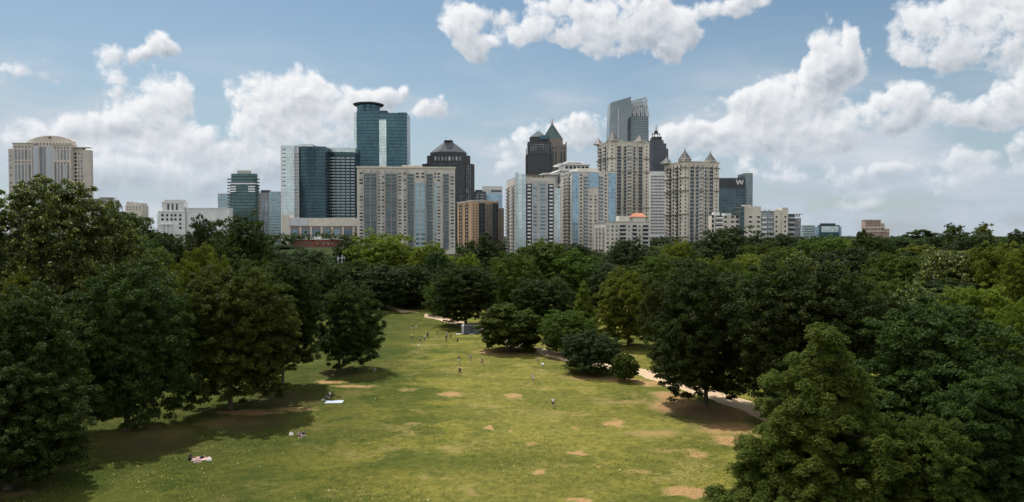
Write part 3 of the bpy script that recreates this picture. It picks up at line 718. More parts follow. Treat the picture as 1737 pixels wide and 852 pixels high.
class Bld:
    """s runs right along the front from the corner seen at photo x = xc, t runs back along the side, z is absolute height"""
    def __init__(b, name, label, xc, Y, ang=0, cat='building', group=None):
        b.Y = Y; p = at(xc, 400, Y); b.P = (p.x, Y); b.c, b.n = math.cos(R(ang)), math.sin(R(ang)); b.ang = R(ang)
        b.g = terrain(p.x, Y); b.root = link(name, None, loc=(p.x, Y, b.g)); b.root.empty_display_size = 2
        tag(b.root, label, cat, group); b.rec = {}; b.cache = {}
    def xy(b, s, t): return (s * b.c - t * b.n, s * b.n + t * b.c)      # relative to the root
    def sx(b, x):                     # s on the front plane (t = 0) seen at photo x
        d = px_dir(x, 400); u = d.x / d.y; return (u * b.P[1] - b.P[0]) / (b.c - u * b.n)
    def tx(b, x):                     # t on the side plane (s = 0) seen at photo x
        d = px_dir(x, 400); u = d.x / d.y; return (u * b.P[1] - b.P[0]) / (-b.n - u * b.c)
    def z(b, y, t=0): return at(868, y, b.Y + t).z
    def part(b, name, mb, m, parent=None):
        me = mb.mesh(name, BM[m] if isinstance(m, str) else m); return link(name, me, parent or b.root)
    def ring(b, s0, s1, t0, t1, ch=0):
        if ch: pts = [(s0 + ch, t0), (s1 - ch, t0), (s1, t0 + ch), (s1, t1 - ch), (s1 - ch, t1), (s0 + ch, t1), (s0, t1 - ch), (s0, t0 + ch)]
        else: pts = [(s0, t0), (s1, t0), (s1, t1), (s0, t1)]
        return [b.xy(*q) for q in pts]
    def vol(b, name, s0, s1, t0, t1, z0, z1, m, ch=0, parent=None):
        return b.part(name, Mb().prism(b.ring(s0, s1, t0, t1, ch), z0 - b.g, z1 - b.g), m, parent)
    def pyr(b, name, s0, s1, t0, t1, z0, z1, m, top=0, ch=0):
        r = b.ring(s0, s1, t0, t1, ch); cx = (s0 + s1) / 2; ct = (t0 + t1) / 2; cc = b.xy(cx, ct)
        if top: return b.part(name, Mb().prism(r, z0 - b.g, z1 - b.g, [(cc[0] + (x - cc[0]) * top, cc[1] + (y - cc[1]) * top) for x, y in r]), m)
        return b.part(name, Mb().cone(r, z0 - b.g, (cc[0], cc[1], z1 - b.g)), m)
    def cyl(b, name, s, t, r, z0, z1, m, n=12, r2=None, parent=None):
        c = b.xy(s, t); ring = [(c[0] + r * math.cos(k * 2 * math.pi / n), c[1] + r * math.sin(k * 2 * math.pi / n)) for k in range(n)]
        if r2 == 0: return b.part(name, Mb().cone(ring, z0 - b.g, (c[0], c[1], z1 - b.g)), m, parent)
        k2 = (r2 or r) / r
        return b.part(name, Mb().prism(ring, z0 - b.g, z1 - b.g, [(c[0] + (x - c[0]) * k2, c[1] + (y - c[1]) * k2) for x, y in ring]), m, parent)
    def item(b, kind, m, face, u, w, z0, h, off=0.0, dep=.08, base=0):
        """a box on a face: front 'f' (base = t of the wall), side 'l' (base = s of the wall), right 'r'"""
        b.rec.setdefault((kind, m), []).append((face, round(u, 3), round(w, 3), round(z0, 3), round(h, 3), off, dep, base))
    def box_local(b, face, w, h, dep, kind):
        # box around its own base centre, outward is -t
        if kind == 'balcony':         # slab, railing and posts
            q = Mb(); R_ = lambda s0, s1, t0, t1: [(s0, t0), (s1, t0), (s1, t1), (s0, t1)]
            q.prism(R_(-w / 2, w / 2, -dep, 0), 0, .3); q.prism(R_(-w / 2, w / 2, -dep, -dep + .1), .3, 1.25)
            for s in (-1, 1): q.prism(R_(min(s * w / 2, s * (w / 2 - .1)), max(s * w / 2, s * (w / 2 - .1)), -dep + .1, 0), .3, 1.25)
            return q
        return Mb().prism([(-w / 2, -dep), (w / 2, -dep), (w / 2, .0), (-w / 2, .0)], 0, h)
    def place(b, face, u, base):
        if face == 'f': return b.xy(u, base), b.ang
        if face == 'l': return b.xy(base, u), b.ang - math.pi / 2
        return b.xy(base, u), b.ang + math.pi / 2
    def done(b, cap=None):
        cap = cap or CAP
        for (kind, m), L in b.rec.items():
            L.sort(key=lambda r: (-round(r[2] * r[4], 1), 0 if r[0] == 'f' else 1, -r[3], r[1]))
            for r in L[:cap]:
                face, u, w, z0, h, off, dep, base = r; key = (kind, m, round(w, 1), round(h, 1), dep)
                if key not in b.cache: b.cache[key] = b.box_local(face, w, h, dep, kind).mesh(kind, BM[m])
                (x, y), a = b.place(face, u, base); o = bpy.data.objects.new(kind, b.cache[key]); COL.objects.link(o); o.parent = b.root
                o.location = (x, y, z0 - b.g); o.rotation_euler = (0, 0, a)
            if len(L) > cap:
                q = Mb()
                for r in L[cap:]:
                    face, u, w, z0, h, off, dep, base = r; (x, y), a = b.place(face, u, base); one = b.box_local(face, w, h, dep, kind)
                    o = len(q.v); ca, sa = math.cos(a), math.sin(a)
                    q.v += [(x + vx * ca - vy * sa, y + vx * sa + vy * ca, z0 - b.g + vz) for vx, vy, vz in one.v]
                    q.f += [tuple(i + o for i in f) for f in one.f]; q.uv += one.uv
                link(kind, q.mesh(kind, BM[m]), b.root)['kind'] = 'stuff'
    def grid(b, kind, m, face, u0, u1, z0, z1, nx, nz, fw=.6, fh=.6, dep=.08, base=0, skip=None):
        du = (u1 - u0) / nx; dz = (z1 - z0) / nz
        for j in range(nz):
            for i in range(nx):
                if skip and skip(i, j): continue
                b.item(kind, m, face, u0 + du * (i + .5), du * fw, z0 + dz * (j + .5 - fh / 2), dz * fh, 0, dep, base)
CAP = 100
rnd = random.Random(5)

# --- beige apartment block, widest of the skyline
b = Bld('apartment_building', 'wide beige apartment block with grey balcony columns, largest building left of centre', 606, 520, 5)
W = b.sx(772); top = b.z(285); f = lambda x: b.sx(x)
b.vol('wall', 0, W, 0, 26, b.g - 2, top, 'beige'); b.vol('cornice', -.6, W + .6, -.6, 26.6, top + .003, top + 1.3, 'cream')
nf = 23; zb = b.g + 2; fh = (top - 3 - zb) / nf
for x0, x1 in ((619, 629), (629, 639), (655, 664), (664, 673), (692, 703), (724, 735), (751, 762)):
    b.vol('window_bay', f(x0) + .2, f(x1) - .2, -.35, 0, zb, top - 4, 'g_bal')
    for k in range(nf): b.item('balcony', 'rail', 'f', (f(x0) + f(x1)) / 2, (f(x1) - f(x0)) * .82, zb + k * fh, 0, 0, 1.5, -.35)
for x0, x1 in ((609, 617), (641, 646), (647, 653), (675, 682), (684, 690), (741, 748), (764, 771)):
    for k in range(nf): b.item('window', 'wing' if rnd.random() < .5 else 'win', 'f', (f(x0) + f(x1)) / 2, (f(x1) - f(x0)) * .72, zb + k * fh + .9, fh * .52)
for x0, x1 in ((704, 713), (713, 722), (736, 741)):
    b.vol('window_bay', f(x0) + .25, f(x1) - .25, -.25, 0, zb, top - 11, BM['g_strip'])
    for k in (nf - 1, nf - 2): b.item('window', 'win', 'f', (f(x0) + f(x1)) / 2, (f(x1) - f(x0)) * .6, zb + k * fh + .9, fh * .55)
for x in (617.8, 629, 640, 654, 664, 674, 691, 723): b.vol('pilaster', f(x) - .18, f(x) + .18, -1.95, -.36, zb, top - 1, 'lgrey')
b.vol('parapet', f(682), f(716), 2, 9, top + 1.31, top + 2.6, 'cream'); b.vol('roof_box', f(655), f(664), 5, 12, top + 1.31, top + 2.4, 'metal'); b.vol('roof_box', f(618), f(634), 5, 12, top + 1.31, top + 2.2, 'metal')
b.done()

# --- low beige long building with large windows, and brick building before it
b = Bld('convention_hall', 'long low beige hall with large blue grey windows, left of the wide beige block', 481, 640, 0)
f = b.sx; W = f(606); b.vol('wall', 0, W, 0, 30, b.g - 4, b.z(384), 'brown'); b.vol('upper_wall', f(491), W, -.6, 30, b.z(383.9), b.z(370), 'tan' if 0 else 'beige')
b.vol('tower', -.5, f(491), -1, 12, b.g - 4, b.z(365), 'beige'); b.vol('glass_panel', f(492), f(523), -1.0, -.603, b.z(383), b.z(370.5), 'steel')
for x in range(495, 602, 18): b.item('window', 'winb', 'f', f(x + 5), f(510) - f(499), b.z(409), b.z(389) - b.z(409), 0, .2)
for x in (492, 510, 528, 546, 564, 582, 600): b.vol('pilaster', f(x) - .8, f(x) + .8, -.8, 0, b.g - 4, b.z(385), 'beige')
b.done()
b = Bld('brick_building', 'low red brick building showing above the treetops under the long beige hall', 500, 600, 0)
f = b.sx; W = f(571); b.vol('wall', 0, W, 0, 22, b.g - 6, b.z(407), 'brick'); b.vol('cornice', -.3, W + .3, -.3, 22, b.z(407) + .003, b.z(405.5), 'white')
b.vol('penthouse', f(500), f(540), 3, 10, b.z(405.4), b.z(402), 'white')
for x in (506, 513, 519, 526, 538, 549, 557, 564):
    for y in (413, 420, 427): b.item('window', 'wing', 'f', f(x), 1.8, b.z(y + 2), 2.0)
b.done()
# --- tall teal tower with round crown
b = Bld('glass_tower', 'tallest teal glass tower on the left, with a light centre strip and round flat cap', 606, 800, 2)
f = b.sx; W = f(691); t1 = b.z(191)
b.vol('glass_wall', 0, f(644), 0, 32, b.g, b.z(188), 'g_teal'); b.vol('glass_wall', f(644) + .003, W, .8, 34, b.g, t1, 'g_teal')
b.vol('light_strip', f(644), f(656), -.5, .79, b.g, b.z(203), 'g_pale'); b.vol('side_wall', b.sx(601), -.003, 1.5, 30, b.g, b.z(190), 'g_pale')
b.vol('penthouse', f(645), f(657), 2, 20, t1, b.z(187), 'metal'); b.vol('penthouse', f(675), W - .5, 2, 20, t1 + .003, b.z(190), 'g_teal')
cs = f(623); b.cyl('crown', cs, 13, 13.5, b.z(188) + .003, b.z(176), 'g_teal', 24); b.cyl('cap', cs, 13, 17.2, b.z(176) + .003, b.z(174), 'metal', 28, 18.2); b.cyl('cap', cs, 13, 15, b.z(174) + .003, b.z(171.5), 'metal', 28, 12)
for k in range(24): 
    a = k * math.pi / 12; c_ = b.xy(cs, 13)
b.grid('side_window', 'win', 'l', 1.5, 30, b.g + 6, b.z(192), 2, 36, .8, .45, .1, base=b.sx(601))
b.done()
# --- white edged slab and curved glass tower
b = Bld('slab_tower', 'tower of dark teal glass with a pale slab end on its left', 479, 760, 0)
f = b.sx
b.vol('slab_wall', 0, f(500), 0, 26, b.g, b.z(247), 'g_pale'); b.vol('edge_wall', f(479) - 1.2, -.003, -.4, 26, b.g, b.z(248), 'paint')
b.vol('slab_wall', f(500) + .003, f(507), 1.6, 26, b.g, b.z(247), 'steel')
b.vol('penthouse', f(502), f(528), 8, 26, b.z(247), b.z(243), 'g_pale')
mb = Mb(); pts = [b.xy(f(507) + .003, 3), b.xy(f(522), -1.5), b.xy(f(538), -2.5), b.xy(f(553), -1), b.xy(f(553), 26), b.xy(f(507) + .003, 26)]
b.part('glass_wall', mb.prism(pts, 0, b.z(249) - b.g), 'g_dark')
for k in range(int((b.z(250) - b.g - 8) / 3.6)): b.item('balcony', 'steel', 'f', f(503.6), 5.0, b.g + 8 + k * 3.6, 0, 0, 1.2, 1.6)
b.grid('window', 'win', 'f', f(479.4), f(486), b.z(318), b.z(250), 1, 10, .8, .2, .1)
b.done()
b = Bld('curved_tower', 'curved teal tower crossed by pale balcony bands, right of the slab tower', 554, 780, 4)
f = b.sx; pts = [b.xy(0, 2), b.xy(f(565), -.6), b.xy(f(578), -1.2), b.xy(f(592), -.2), b.xy(f(603), 2), b.xy(f(603), 24), b.xy(0, 24)]
b.part('glass_wall', Mb().prism(pts, 0, b.z(258) - b.g), 'g_dark'); pts2 = [(x, y) for x, y in pts]
b.part('crown', Mb().prism(pts2, b.z(258) - b.g + .003, b.z(250) - b.g), 'g_pale')
for k in range(int((b.z(260) - b.g - 6) / 3.4)):
    for x0, x1 in ((555, 562), (563.5, 570), (571.5, 578), (579.5, 586), (588, 594), (596, 602)):
        b.item('balcony', 'steel', 'f', f((x0 + x1) / 2), f(x1) - f(x0), b.g + 6 + k * 3.4, 0, 0, .9, -.9)
b.done()
# --- dark green tower with balconies
b = Bld('glass_tower', 'dark green glass tower with stacked side balconies and a pale upper band', 389, 740, 0)
f = b.sx; b.vol('glass_wall', 0, f(436), 0, 9, b.g, b.z(313), 'g_green', 2.5); b.vol('upper_floors', f(391), f(434), 1, 8.5, b.z(312.9), b.z(294.5), 'g_green', 2)
b.vol('band', f(390), f(435),   .4, 8.8, b.z(312.4), b.z(310.6), 'paint', 2); b.vol('penthouse', f(402), f(423), 2, 7, b.z(294.4), b.z(289), 'lgrey')
for k in range(int((b.z(298) - b.g - 6) / 3.4)):
    for x in (388, 437): b.item('balcony', 'metal', 'f', f(x), 3.4, b.g + 6 + k * 3.4, 0, 0, 1.5, 3)
for k in range(3):
    for x in (396, 428): b.item('balcony', 'paint', 'f', f(x), 7, b.z(318 + k * 4), 0, 0, 1.4, 0)
b.done()
b = Bld('glass_block', 'pale glass block half hidden behind the left side of the dark green tower', 370, 860, 0)
f = b.sx; b.vol('glass_wall', 0, f(388), 0, 9, b.g, b.z(329), 'g_strip'); b.vol('roof_edge', -.3, f(388) + .3, -.3, 9, b.z(328.9), b.z(328), 'paint'); b.done()
b = Bld('residential_tower', 'pale banded glass tower with a grey strip just right of the dark green tower', 439, 850, 0)
f = b.sx; b.vol('side_wall', 0, f(457), .5, 9, b.g, b.z(327), 'grey'); b.vol('glass_wall', f(457) + .003, f(475), 0, 9, b.g, b.z(325), 'g_strip'); b.vol('penthouse', f(442), f(456), 2, 8, b.z(326.9), b.z(322.5), 'metal')
b.grid('window', 'winb', 'f', f(443), f(455), b.g + 5, b.z(335), 2, 18, .6, .7, .12, base=.5); b.done()
# --- white stone hall
b = Bld('stone_hall', 'low white stone hall with a stepped square top and small square windows on the left', 269, 700, 0)
f = b.sx; b.vol('wall', 0, f(314), 0, 11, b.g - 6, b.z(359.5), 'white'); b.vol('cornice', -.6, f(314) + .5, -.6, 11, b.z(359.5) + .003, b.z(358), 'paint')
b.vol('upper_wall', f(274), f(311), 1.5, 10, b.z(357.9), b.z(344), 'white'); b.vol('cornice', f(273), f(312), .9, 10.5, b.z(343.9), b.z(342.3), 'paint'); b.vol('roof', f(277), f(308), 2.5, 9.5, b.z(342.2), b.z(339), 'lgrey')
b.vol('wing', f(314) + .5, f(388), 2, 11, b.g - 6, b.z(354), 'white'); b.vol('cornice', f(314) + .51, f(388) + .4, 1.5, 10, b.z(353.9), b.z(352.5), 'paint'); b.vol('side_wall', f(262), -.6, 6, 20, b.g - 6, b.z(362), 'white')
b.grid('tall_window', 'win', 'f', f(281), f(303), b.z(356.5), b.z(346), 3, 1, .42, 1, .12, base=1.5)
for x in (276, 284, 291.5, 298, 306):
    for y in (365.5, 372.5) + ((380, 387) if x == 306 else ()): b.item('window', 'win', 'f', f(x), 2.4, b.z(y + 2), 2.6)
for x in (274.5, 277.5, 284, 291): b.vol('column', f(x) - .4, f(x) + .4, -1.4, -.6, b.g - 6, b.z(381.5), 'paint')
b.vol('canopy', f(271), f(293), -1.8, 0, b.z(381.4), b.z(379.5), 'paint')
b.done()
# --- small far left buildings
b = Bld('office_block', 'small dark grey block peeking out right of the tallest left tree', 158, 900, 3)
f = b.sx; b.vol('wall', 0, f(182), 0, 20, b.g - 5, b.z(337), 'grey'); b.vol('side_wall', f(182) + .003, f(190), 2, 20, b.g - 5, b.z(339), 'lgrey'); b.vol('penthouse', f(166), f(186), 4, 14, b.z(336.9), b.z(334.5), 'brown')
b.grid('window', 'wind', 'f', f(182.5), f(189.5), b.z(368), b.z(341), 3, 6, .5, .6, .1, base=2); b.grid('window', 'win', 'f', f(160), f(181), b.z(368), b.z(340), 5, 6, .6, .45, .1); b.done()
b = Bld('white_house', 'small white house like building on the skyline left of the white stone hall', 213, 860, 0)
f = b.sx; b.vol('wall', 0, f(241), 0, 16, b.g - 5, b.z(348), 'cream'); b.vol('upper_wall', f(214), f(224), 1, 14, b.z(347.9), b.z(342.5), 'cream'); b.vol('upper_wall', f(229), f(240), 1, 14, b.z(347.9), b.z(344.5), 'cream')
b.grid('window', 'win', 'f', f(215), f(240), b.z(357), b.z(349.5), 5, 2, .4, .5, .1); b.done()
b = Bld('tower_crane', 'faint pale tower crane standing between the dark grey block and the small white building', 199, 1150, 0, 'crane')
f = b.sx; b.vol('mast', 0, 1.6, 0, 1.6, b.g, b.z(348), 'paint'); mb = Mb(); d0 = b.xy(0, 0); mb.prism([(0, 0), (1.4, 0), (1.4, 1.4), (0, 1.4)], b.z(349) - b.g, b.z(334) - b.g, [(-2.6, 0), (-1.6, 0), (-1.6, 1.4), (-2.6, 1.4)])
b.part('jib', mb, 'paint'); b.vol('cab', -1.2, 2.8, -.5, 2, b.z(349.5), b.z(347.8), 'lgrey'); b.done()
# --- pale stone tower at far left
b = Bld('stone_tower', 'broad pale stone tower with a rounded top and vertical window strips at far left', 24, 980, 0)
f = b.sx; Y_ = 0
b.vol('wall', f(12), f(24) - .003, 5, 14, b.g, b.z(252), 'stone'); b.vol('wall', 0, f(56), 0, 14, b.g, b.z(243.5), 'stone'); b.vol('centre_wall', f(56) + .003, f(91), 1.5, 14, b.g, b.z(247), 'stone')
b.vol('wall', f(91) + .003, f(122), 0, 14, b.g, b.z(246), 'stone'); b.vol('wall', f(122) + .003, f(137), 7, 14, b.g, b.z(250), 'stone'); b.vol('wall', f(137) + .003, f(150.5), 5, 14, b.g, b.z(254), 'stone', 1.5)
b.vol('cornice', f(23), f(57), -1, 14, b.z(243.4), b.z(242.3), 'cream'); b.vol('cornice', f(90), f(123), -1, 14, b.z(245.9), b.z(244.8), 'cream'); b.vol('cornice', f(122.1), f(149), 4, 14, b.z(250), b.z(249), 'cream')
b.vol('attic', f(42), f(121), 8, 13, b.z(247), b.z(239), 'stone')
arc = [(f(42) + (f(121) - f(42)) * k / 14, b.z(239) + (b.z(229) - b.z(239)) * math.sin(math.pi * k / 14) ** .7) for k in range(15)]
q = Mb()
for (s0, z0_), (s1, z1_) in zip(arc, arc[1:]):
    o = len(q.v); zb_ = b.z(239) + .003
    for s_, zt_ in ((s0, z0_), (s1, z1_)):
        for t_ in (8, 13):
            x_, y_ = b.xy(s_, t_); q.v += [(x_, y_, zb_ - b.g), (x_, y_, max(zt_, zb_ + .02) - b.g)]
    q.f += [(o, o + 4, o + 5, o + 1), (o + 1, o + 5, o + 7, o + 3), (o + 2, o + 3, o + 7, o + 6)]; q.uv += [(0, 0)] * 12
b.part('rounded_roof', q, 'stone'); b.cyl('round_window', f(81), 7.6, 1.6, b.z(233), b.z(231), 'wind', 8)
b.grid('window', 'win', 'f', f(45), f(118), b.z(245), b.z(241.5), 13, 1, .4, .8, .15, base=8)
def strips(x0, x1, n, y0, y1, base): b.grid('window_strip', 'wing', 'f', f(x0), f(x1), b.z(y1), b.z(y0), n, 1, .55, 1, .15, base=base)
strips(26, 55, 5, 254, 271, 0); strips(26, 55, 5, 279, 340, 0); strips(93, 120, 5, 254, 271, 0); strips(93, 120, 5, 279, 340, 0)
b.grid('window', 'win', 'f', f(26), f(55), b.z(277), b.z(273), 5, 1, .45, .7, .15); b.grid('window', 'win', 'f', f(93), f(120), b.z(279), b.z(275), 5, 1, .45, .7, .15)
b.grid('window', 'win', 'f', f(26), f(55), b.z(251), b.z(247.5), 5, 1, .45, .7, .15); b.grid('window', 'win', 'f', f(93), f(120), b.z(252.5), b.z(249), 5, 1, .45, .7, .15)
for x0, x1 in ((57, 66), (68, 72.5), (74, 78), (80, 90)): b.vol('window_strip', f(x0), f(x1), 1.2, 1.5, b.g, b.z(249), 'wing')
b.grid('window', 'wind', 'f', f(122.5), f(127), b.z(340), b.z(257), 1, 13, .8, .6, .15, base=7); b.grid('window', 'wing', 'f', f(128), f(137), b.z(340), b.z(257), 2, 13, .5, .6, .15, base=7); b.grid('window', 'wing', 'f', f(13), f(23), b.z(340), b.z(254), 2, 13, .5, .55, .15, base=5)
b.done()
# --- dark domed tower
b = Bld('domed_tower', 'dark granite tower under a broad faceted dome behind the beige apartment block', 714, 860, 0)
f = b.sx; b.vol('wall', 0, f(803), 4, 36, b.g, b.z(277), 'dark', 7); b.vol('front_wall', f(728), f(789), 0, 3.99, b.g, b.z(274), 'dark'); b.vol('upper_wall', f(722), f(796), 6, 34, b.z(276.9), b.z(262), 'dark', 10)
b.vol('drum', f(727), f(790), 8, 32, b.z(261.9), b.z(256), 'dark', 12); b.pyr('dome', f(727), f(790), 8, 32, b.z(255.9), b.z(237), 'slate', .22, 12); b.vol('dome_cap', f(751), f(766), 15, 25, b.z(236.9), b.z(235), 'metal', 2)
b.grid('window', 'wing', 'f', f(735), f(783), b.z(273), b.z(263.5), 8, 1, .5, .7, .2, base=6)
for x0, x1, base in ((730, 787, 0),): b.grid('window', 'win', 'f', f(x0), f(x1), b.z(350), b.z(276), 12, 16, .55, .5, .15, base=base)
b.grid('window', 'wing', 'f', f(790), f(799), b.z(350), b.z(280), 3, 16, .5, .45, .15, base=4)
b.done()
# --- pale glass building and dark neighbour, tan apartments
b = Bld('office_building', 'white topped pale glass office behind the orange tan apartment building', 818, 950, 0)
f = b.sx; b.vol('glass_wall', 0, f(852), 0, 24, b.g, b.z(328), 'g_blue'); b.vol('upper_wall', 0, f(852), .5, 24, b.z(327.9), b.z(316), 'white'); b.vol('window_strip', f(833), f(851), .2, .49, b.z(326), b.z(322.5), 'win'); b.done()
b = Bld('dark_block', 'small dark balconied block left of the white topped office', 803, 900, 0)
f = b.sx; b.vol('wall', 0, f(824), 0, 20, b.g, b.z(325), 'g_black'); b.vol('penthouse', f(806), f(818), 4, 14, b.z(324.9), b.z(322), 'metal'); b.grid('balcony', 'lgrey', 'f', f(804), f(823), b.g + 10, b.z(328), 2, 18, .7, .3, 1.2); b.done()
b = Bld('apartment_building', 'orange tan apartment building with thin vertical window lines right of the wide beige block', 800, 600, 22)
f = b.sx; T = b.tx(776); W = f(846); top = b.z(342)
b.vol('wall', 0, W, 0, T, b.g - 2, top, 'tan'); b.vol('cornice', -.5, W + .5, -.5, T + .5, top + .003, top + 1.1, 'cream'); b.vol('annex', W + .003, W + 7, 5, T, b.g - 2, b.z(352), 'brown')
for x in (779.5, 784, 789.5, 794): b.item('window_strip', 'wind', 'l', b.tx(x), 1.5, b.g, top - b.g - 2, 0, .15, 0)
for k in range(20):
    b.item('window', 'wing', 'l', b.tx(781.5), T * .12, b.g + 2 + k * 3.1, 1.6, 0, .2, 0); b.item('window', 'wing', 'l', b.tx(791.8), T * .12, b.g + 2 + k * 3.1, 1.6, 0, .2, 0)
b.vol('window_bay', f(812), f(823), -.3, 0, b.g, top - 1.2, 'g_black'); b.vol('window_bay', f(835), f(845), -.3, 0, b.g, top - 1.2, 'g_black'); b.vol('pilaster', f(823) + .01, f(834.9), -.5, 0, b.g, top - 2, 'brown')
b.grid('window', 'win', 'f', f(801), f(811), b.g + 2, top - 2, 2, 19, .35, .5); b.grid('window', 'wind', 'f', f(825), f(833), b.g + 2, top - 2, 2, 19, .4, .5, .1, base=-.5)
b.done()
# --- gothic pair with pyramid roofs
b = Bld('gothic_tower', 'dark granite tower with a low pointed green roof, left one of the two pointed towers', 892, 1100, 0)
f = b.sx; b.vol('wall', 0, f(936), 0, 40, b.g, b.z(262), 'dark', 3); b.vol('wall', f(895), f(935), 3, 38, b.z(261.9), b.z(240), 'dark', 4); b.vol('wall', f(899), f(933), 6, 36, b.z(239.9), b.z(231), 'dark', 4)
b.pyr('pyramid_roof', f(900), f(928), 8, 34, b.z(230.9), b.z(218), 'copper'); b.vol('glass_top', f(915), f(930), 3.5, 6, b.z(236), b.z(229.5), 'g_teal')
b.grid('window', 'win', 'f', f(896), f(933), b.z(295), b.z(264), 10, 7, .5, .5, .2); b.grid('window', 'wing', 'f', f(899), f(932), b.z(260), b.z(243), 8, 4, .4, .5, .2, base=3)
for x in (892.5, 903, 914, 925, 935.5): b.vol('buttress', f(x) - .7, f(x) + .7, -.8, 0, b.g, b.z(252), 'dark')
b.done()
b = Bld('gothic_tower', 'taller pointed tower with a steep green pyramid roof and gold tip', 923, 1200, 0)
f = b.sx; b.vol('wall', f(920), f(961), 0, 40, b.g, b.z(245), 'brown', 2); b.vol('attic', f(921), f(955), 4, 38, b.z(244.9), b.z(234), 'brown', 4)
b.pyr('pyramid_roof', f(921), f(954), 5, 37, b.z(233.9), b.z(207), 'copper', .06); b.cyl('gold_tip', f(937.5), 21, 1.6, b.z(206.9), b.z(197), 'gold', 8, .3)
b.grid('window', 'wind', 'f', f(931), f(959), b.z(290), b.z(256), 6, 1, .5, .95, .2); b.grid('window', 'wind', 'f', f(931), f(959), b.z(255), b.z(248), 6, 1, .5, .7, .2)
for x in (921.5, 935, 947, 960): b.vol('pinnacle', f(x) - 1, f(x) + 1, -1, .9, b.g, b.z(241), 'brown')
b.done()
# --- white stepped building with roof terraces
b = Bld('white_building', 'white building with stepped flat roofs between the pointed towers and the blue glass condominium', 952, 780, 12)
f = b.sx; T = 46; b.vol('wall', 0, f(1008), 0, T, b.g, b.z(290), 'white'); b.vol('roof_slab', -2.5, f(1009) + 1, -2, T + 2, b.z(289.9), b.z(288), 'paint'); b.vol('upper_wall', f(958), f(1001), 3, 26, b.z(287.9), b.z(279), 'white'); b.vol('roof_slab', f(950), f(1003), .5, 30, b.z(278.9), b.z(277.2), 'paint')
b.vol('penthouse', f(966), f(990), 8, 24, b.z(277.1), b.z(274.2), 'lgrey'); b.vol('roof_slab', f(964), f(992), 6.5, 26, b.z(274.1), b.z(272.8), 'paint')
b.vol('side_terrace', -18, -2.6, 6, T, b.g, b.z(296), 'lgrey'); b.vol('roof_slab', -20, -2.6, 4, T, b.z(295.9), b.z(293.6), 'paint')
b.grid('window', 'wind', 'f', f(959), f(1000), b.z(286.5), b.z(280.5), 6, 1, .7, .7, .2, base=3); b.grid('window', 'wind', 'f', f(954), f(1006), b.z(320), b.z(291.5), 9, 6, .5, .5, .2); b.grid('window', 'wind', 'l', 8, T - 2, b.g + 60, b.z(297.5), 6, 4, .6, .5, .2, base=-18)
b.done()
# --- white finned condominium
b = Bld('condominium', 'condominium with a tall curved white glass fin on its left front corner', 880, 560, 12)
f = b.sx; T = b.tx(859); top = b.z(302); W = f(941)
b.vol('wall', 0, W, 0, T, b.g - 3, top, 'beige'); b.vol('side_tower', W + .003, f(951), 1.5, T, b.g - 3, b.z(318), 'g_pale')
b.vol('penthouse', f(892), f(931), 2.5, T - 3, top + .003, b.z(297.5), 'beige'); b.vol('roof_slab', f(889), f(934), 1, T - 2, b.z(297.4), b.z(296), 'brown'); b.vol('roof_slab', .5, 4, 3, T, top + .003, b.z(298), 'lgrey')
q = Mb(); fin = [b.xy(f(876.5) if False else -3.0, -.5), b.xy(-1, -2.2), b.xy(2, -3), b.xy(f(891), -2.6), b.xy(f(891), -.31), b.xy(-.4, -.31), b.xy(-2, 1)]
b.part('glass_fin', q.prism(fin, 0, lambda x, y: b.z(293) - b.g - max(0, x) * .35), 'g_pale')
nf = 21; zb = b.g; fh = (top - 4 - zb) / nf
b.vol('window_bay', f(892), f(902), -.3, 0, zb, top - 4.5, 'g_black'); b.vol('window_bay', f(929), f(939), -.3, 0, zb, top - 4.5, 'g_black'); b.vol('centre_bay', f(902) + .02, f(929) - .02, -.55, 0, zb, top - 2, 'lgrey')
for k in range(nf):
    for x0, x1 in ((892.5, 901.5), (929.5, 938.5)): b.item('balcony', 'paint', 'f', f((x0 + x1) / 2), (f(x1) - f(x0)) * .6, zb + k * fh, 0, 0, 1.4, -.3)
    for x0, x1 in ((904, 911), (915, 926)): b.item('window', 'winb', 'f', f((x0 + x1) / 2), (f(x1) - f(x0)) * .8, zb + k * fh + .8, fh * .5, 0, .12, -.55)
    for t_ in (.14, .34, .54, .74): b.item('window', 'win', 'l', T * (t_ + .03), T * .10, zb + k * fh + .7, fh * .55)
    b.item('balcony', 'lgrey', 'l', T * .9, T * .16, zb + k * fh, 0, 0, 1.5, 0); b.item('balcony', 'lgrey', 'l', T * .45, T * .12, zb + k * fh, 0, 0, 1.3, 0)
b.grid('window', 'wind', 'f', f(904), f(926), top + .8, b.z(298.5), 3, 1, .55, .8, .15, base=2.5)
b.done()
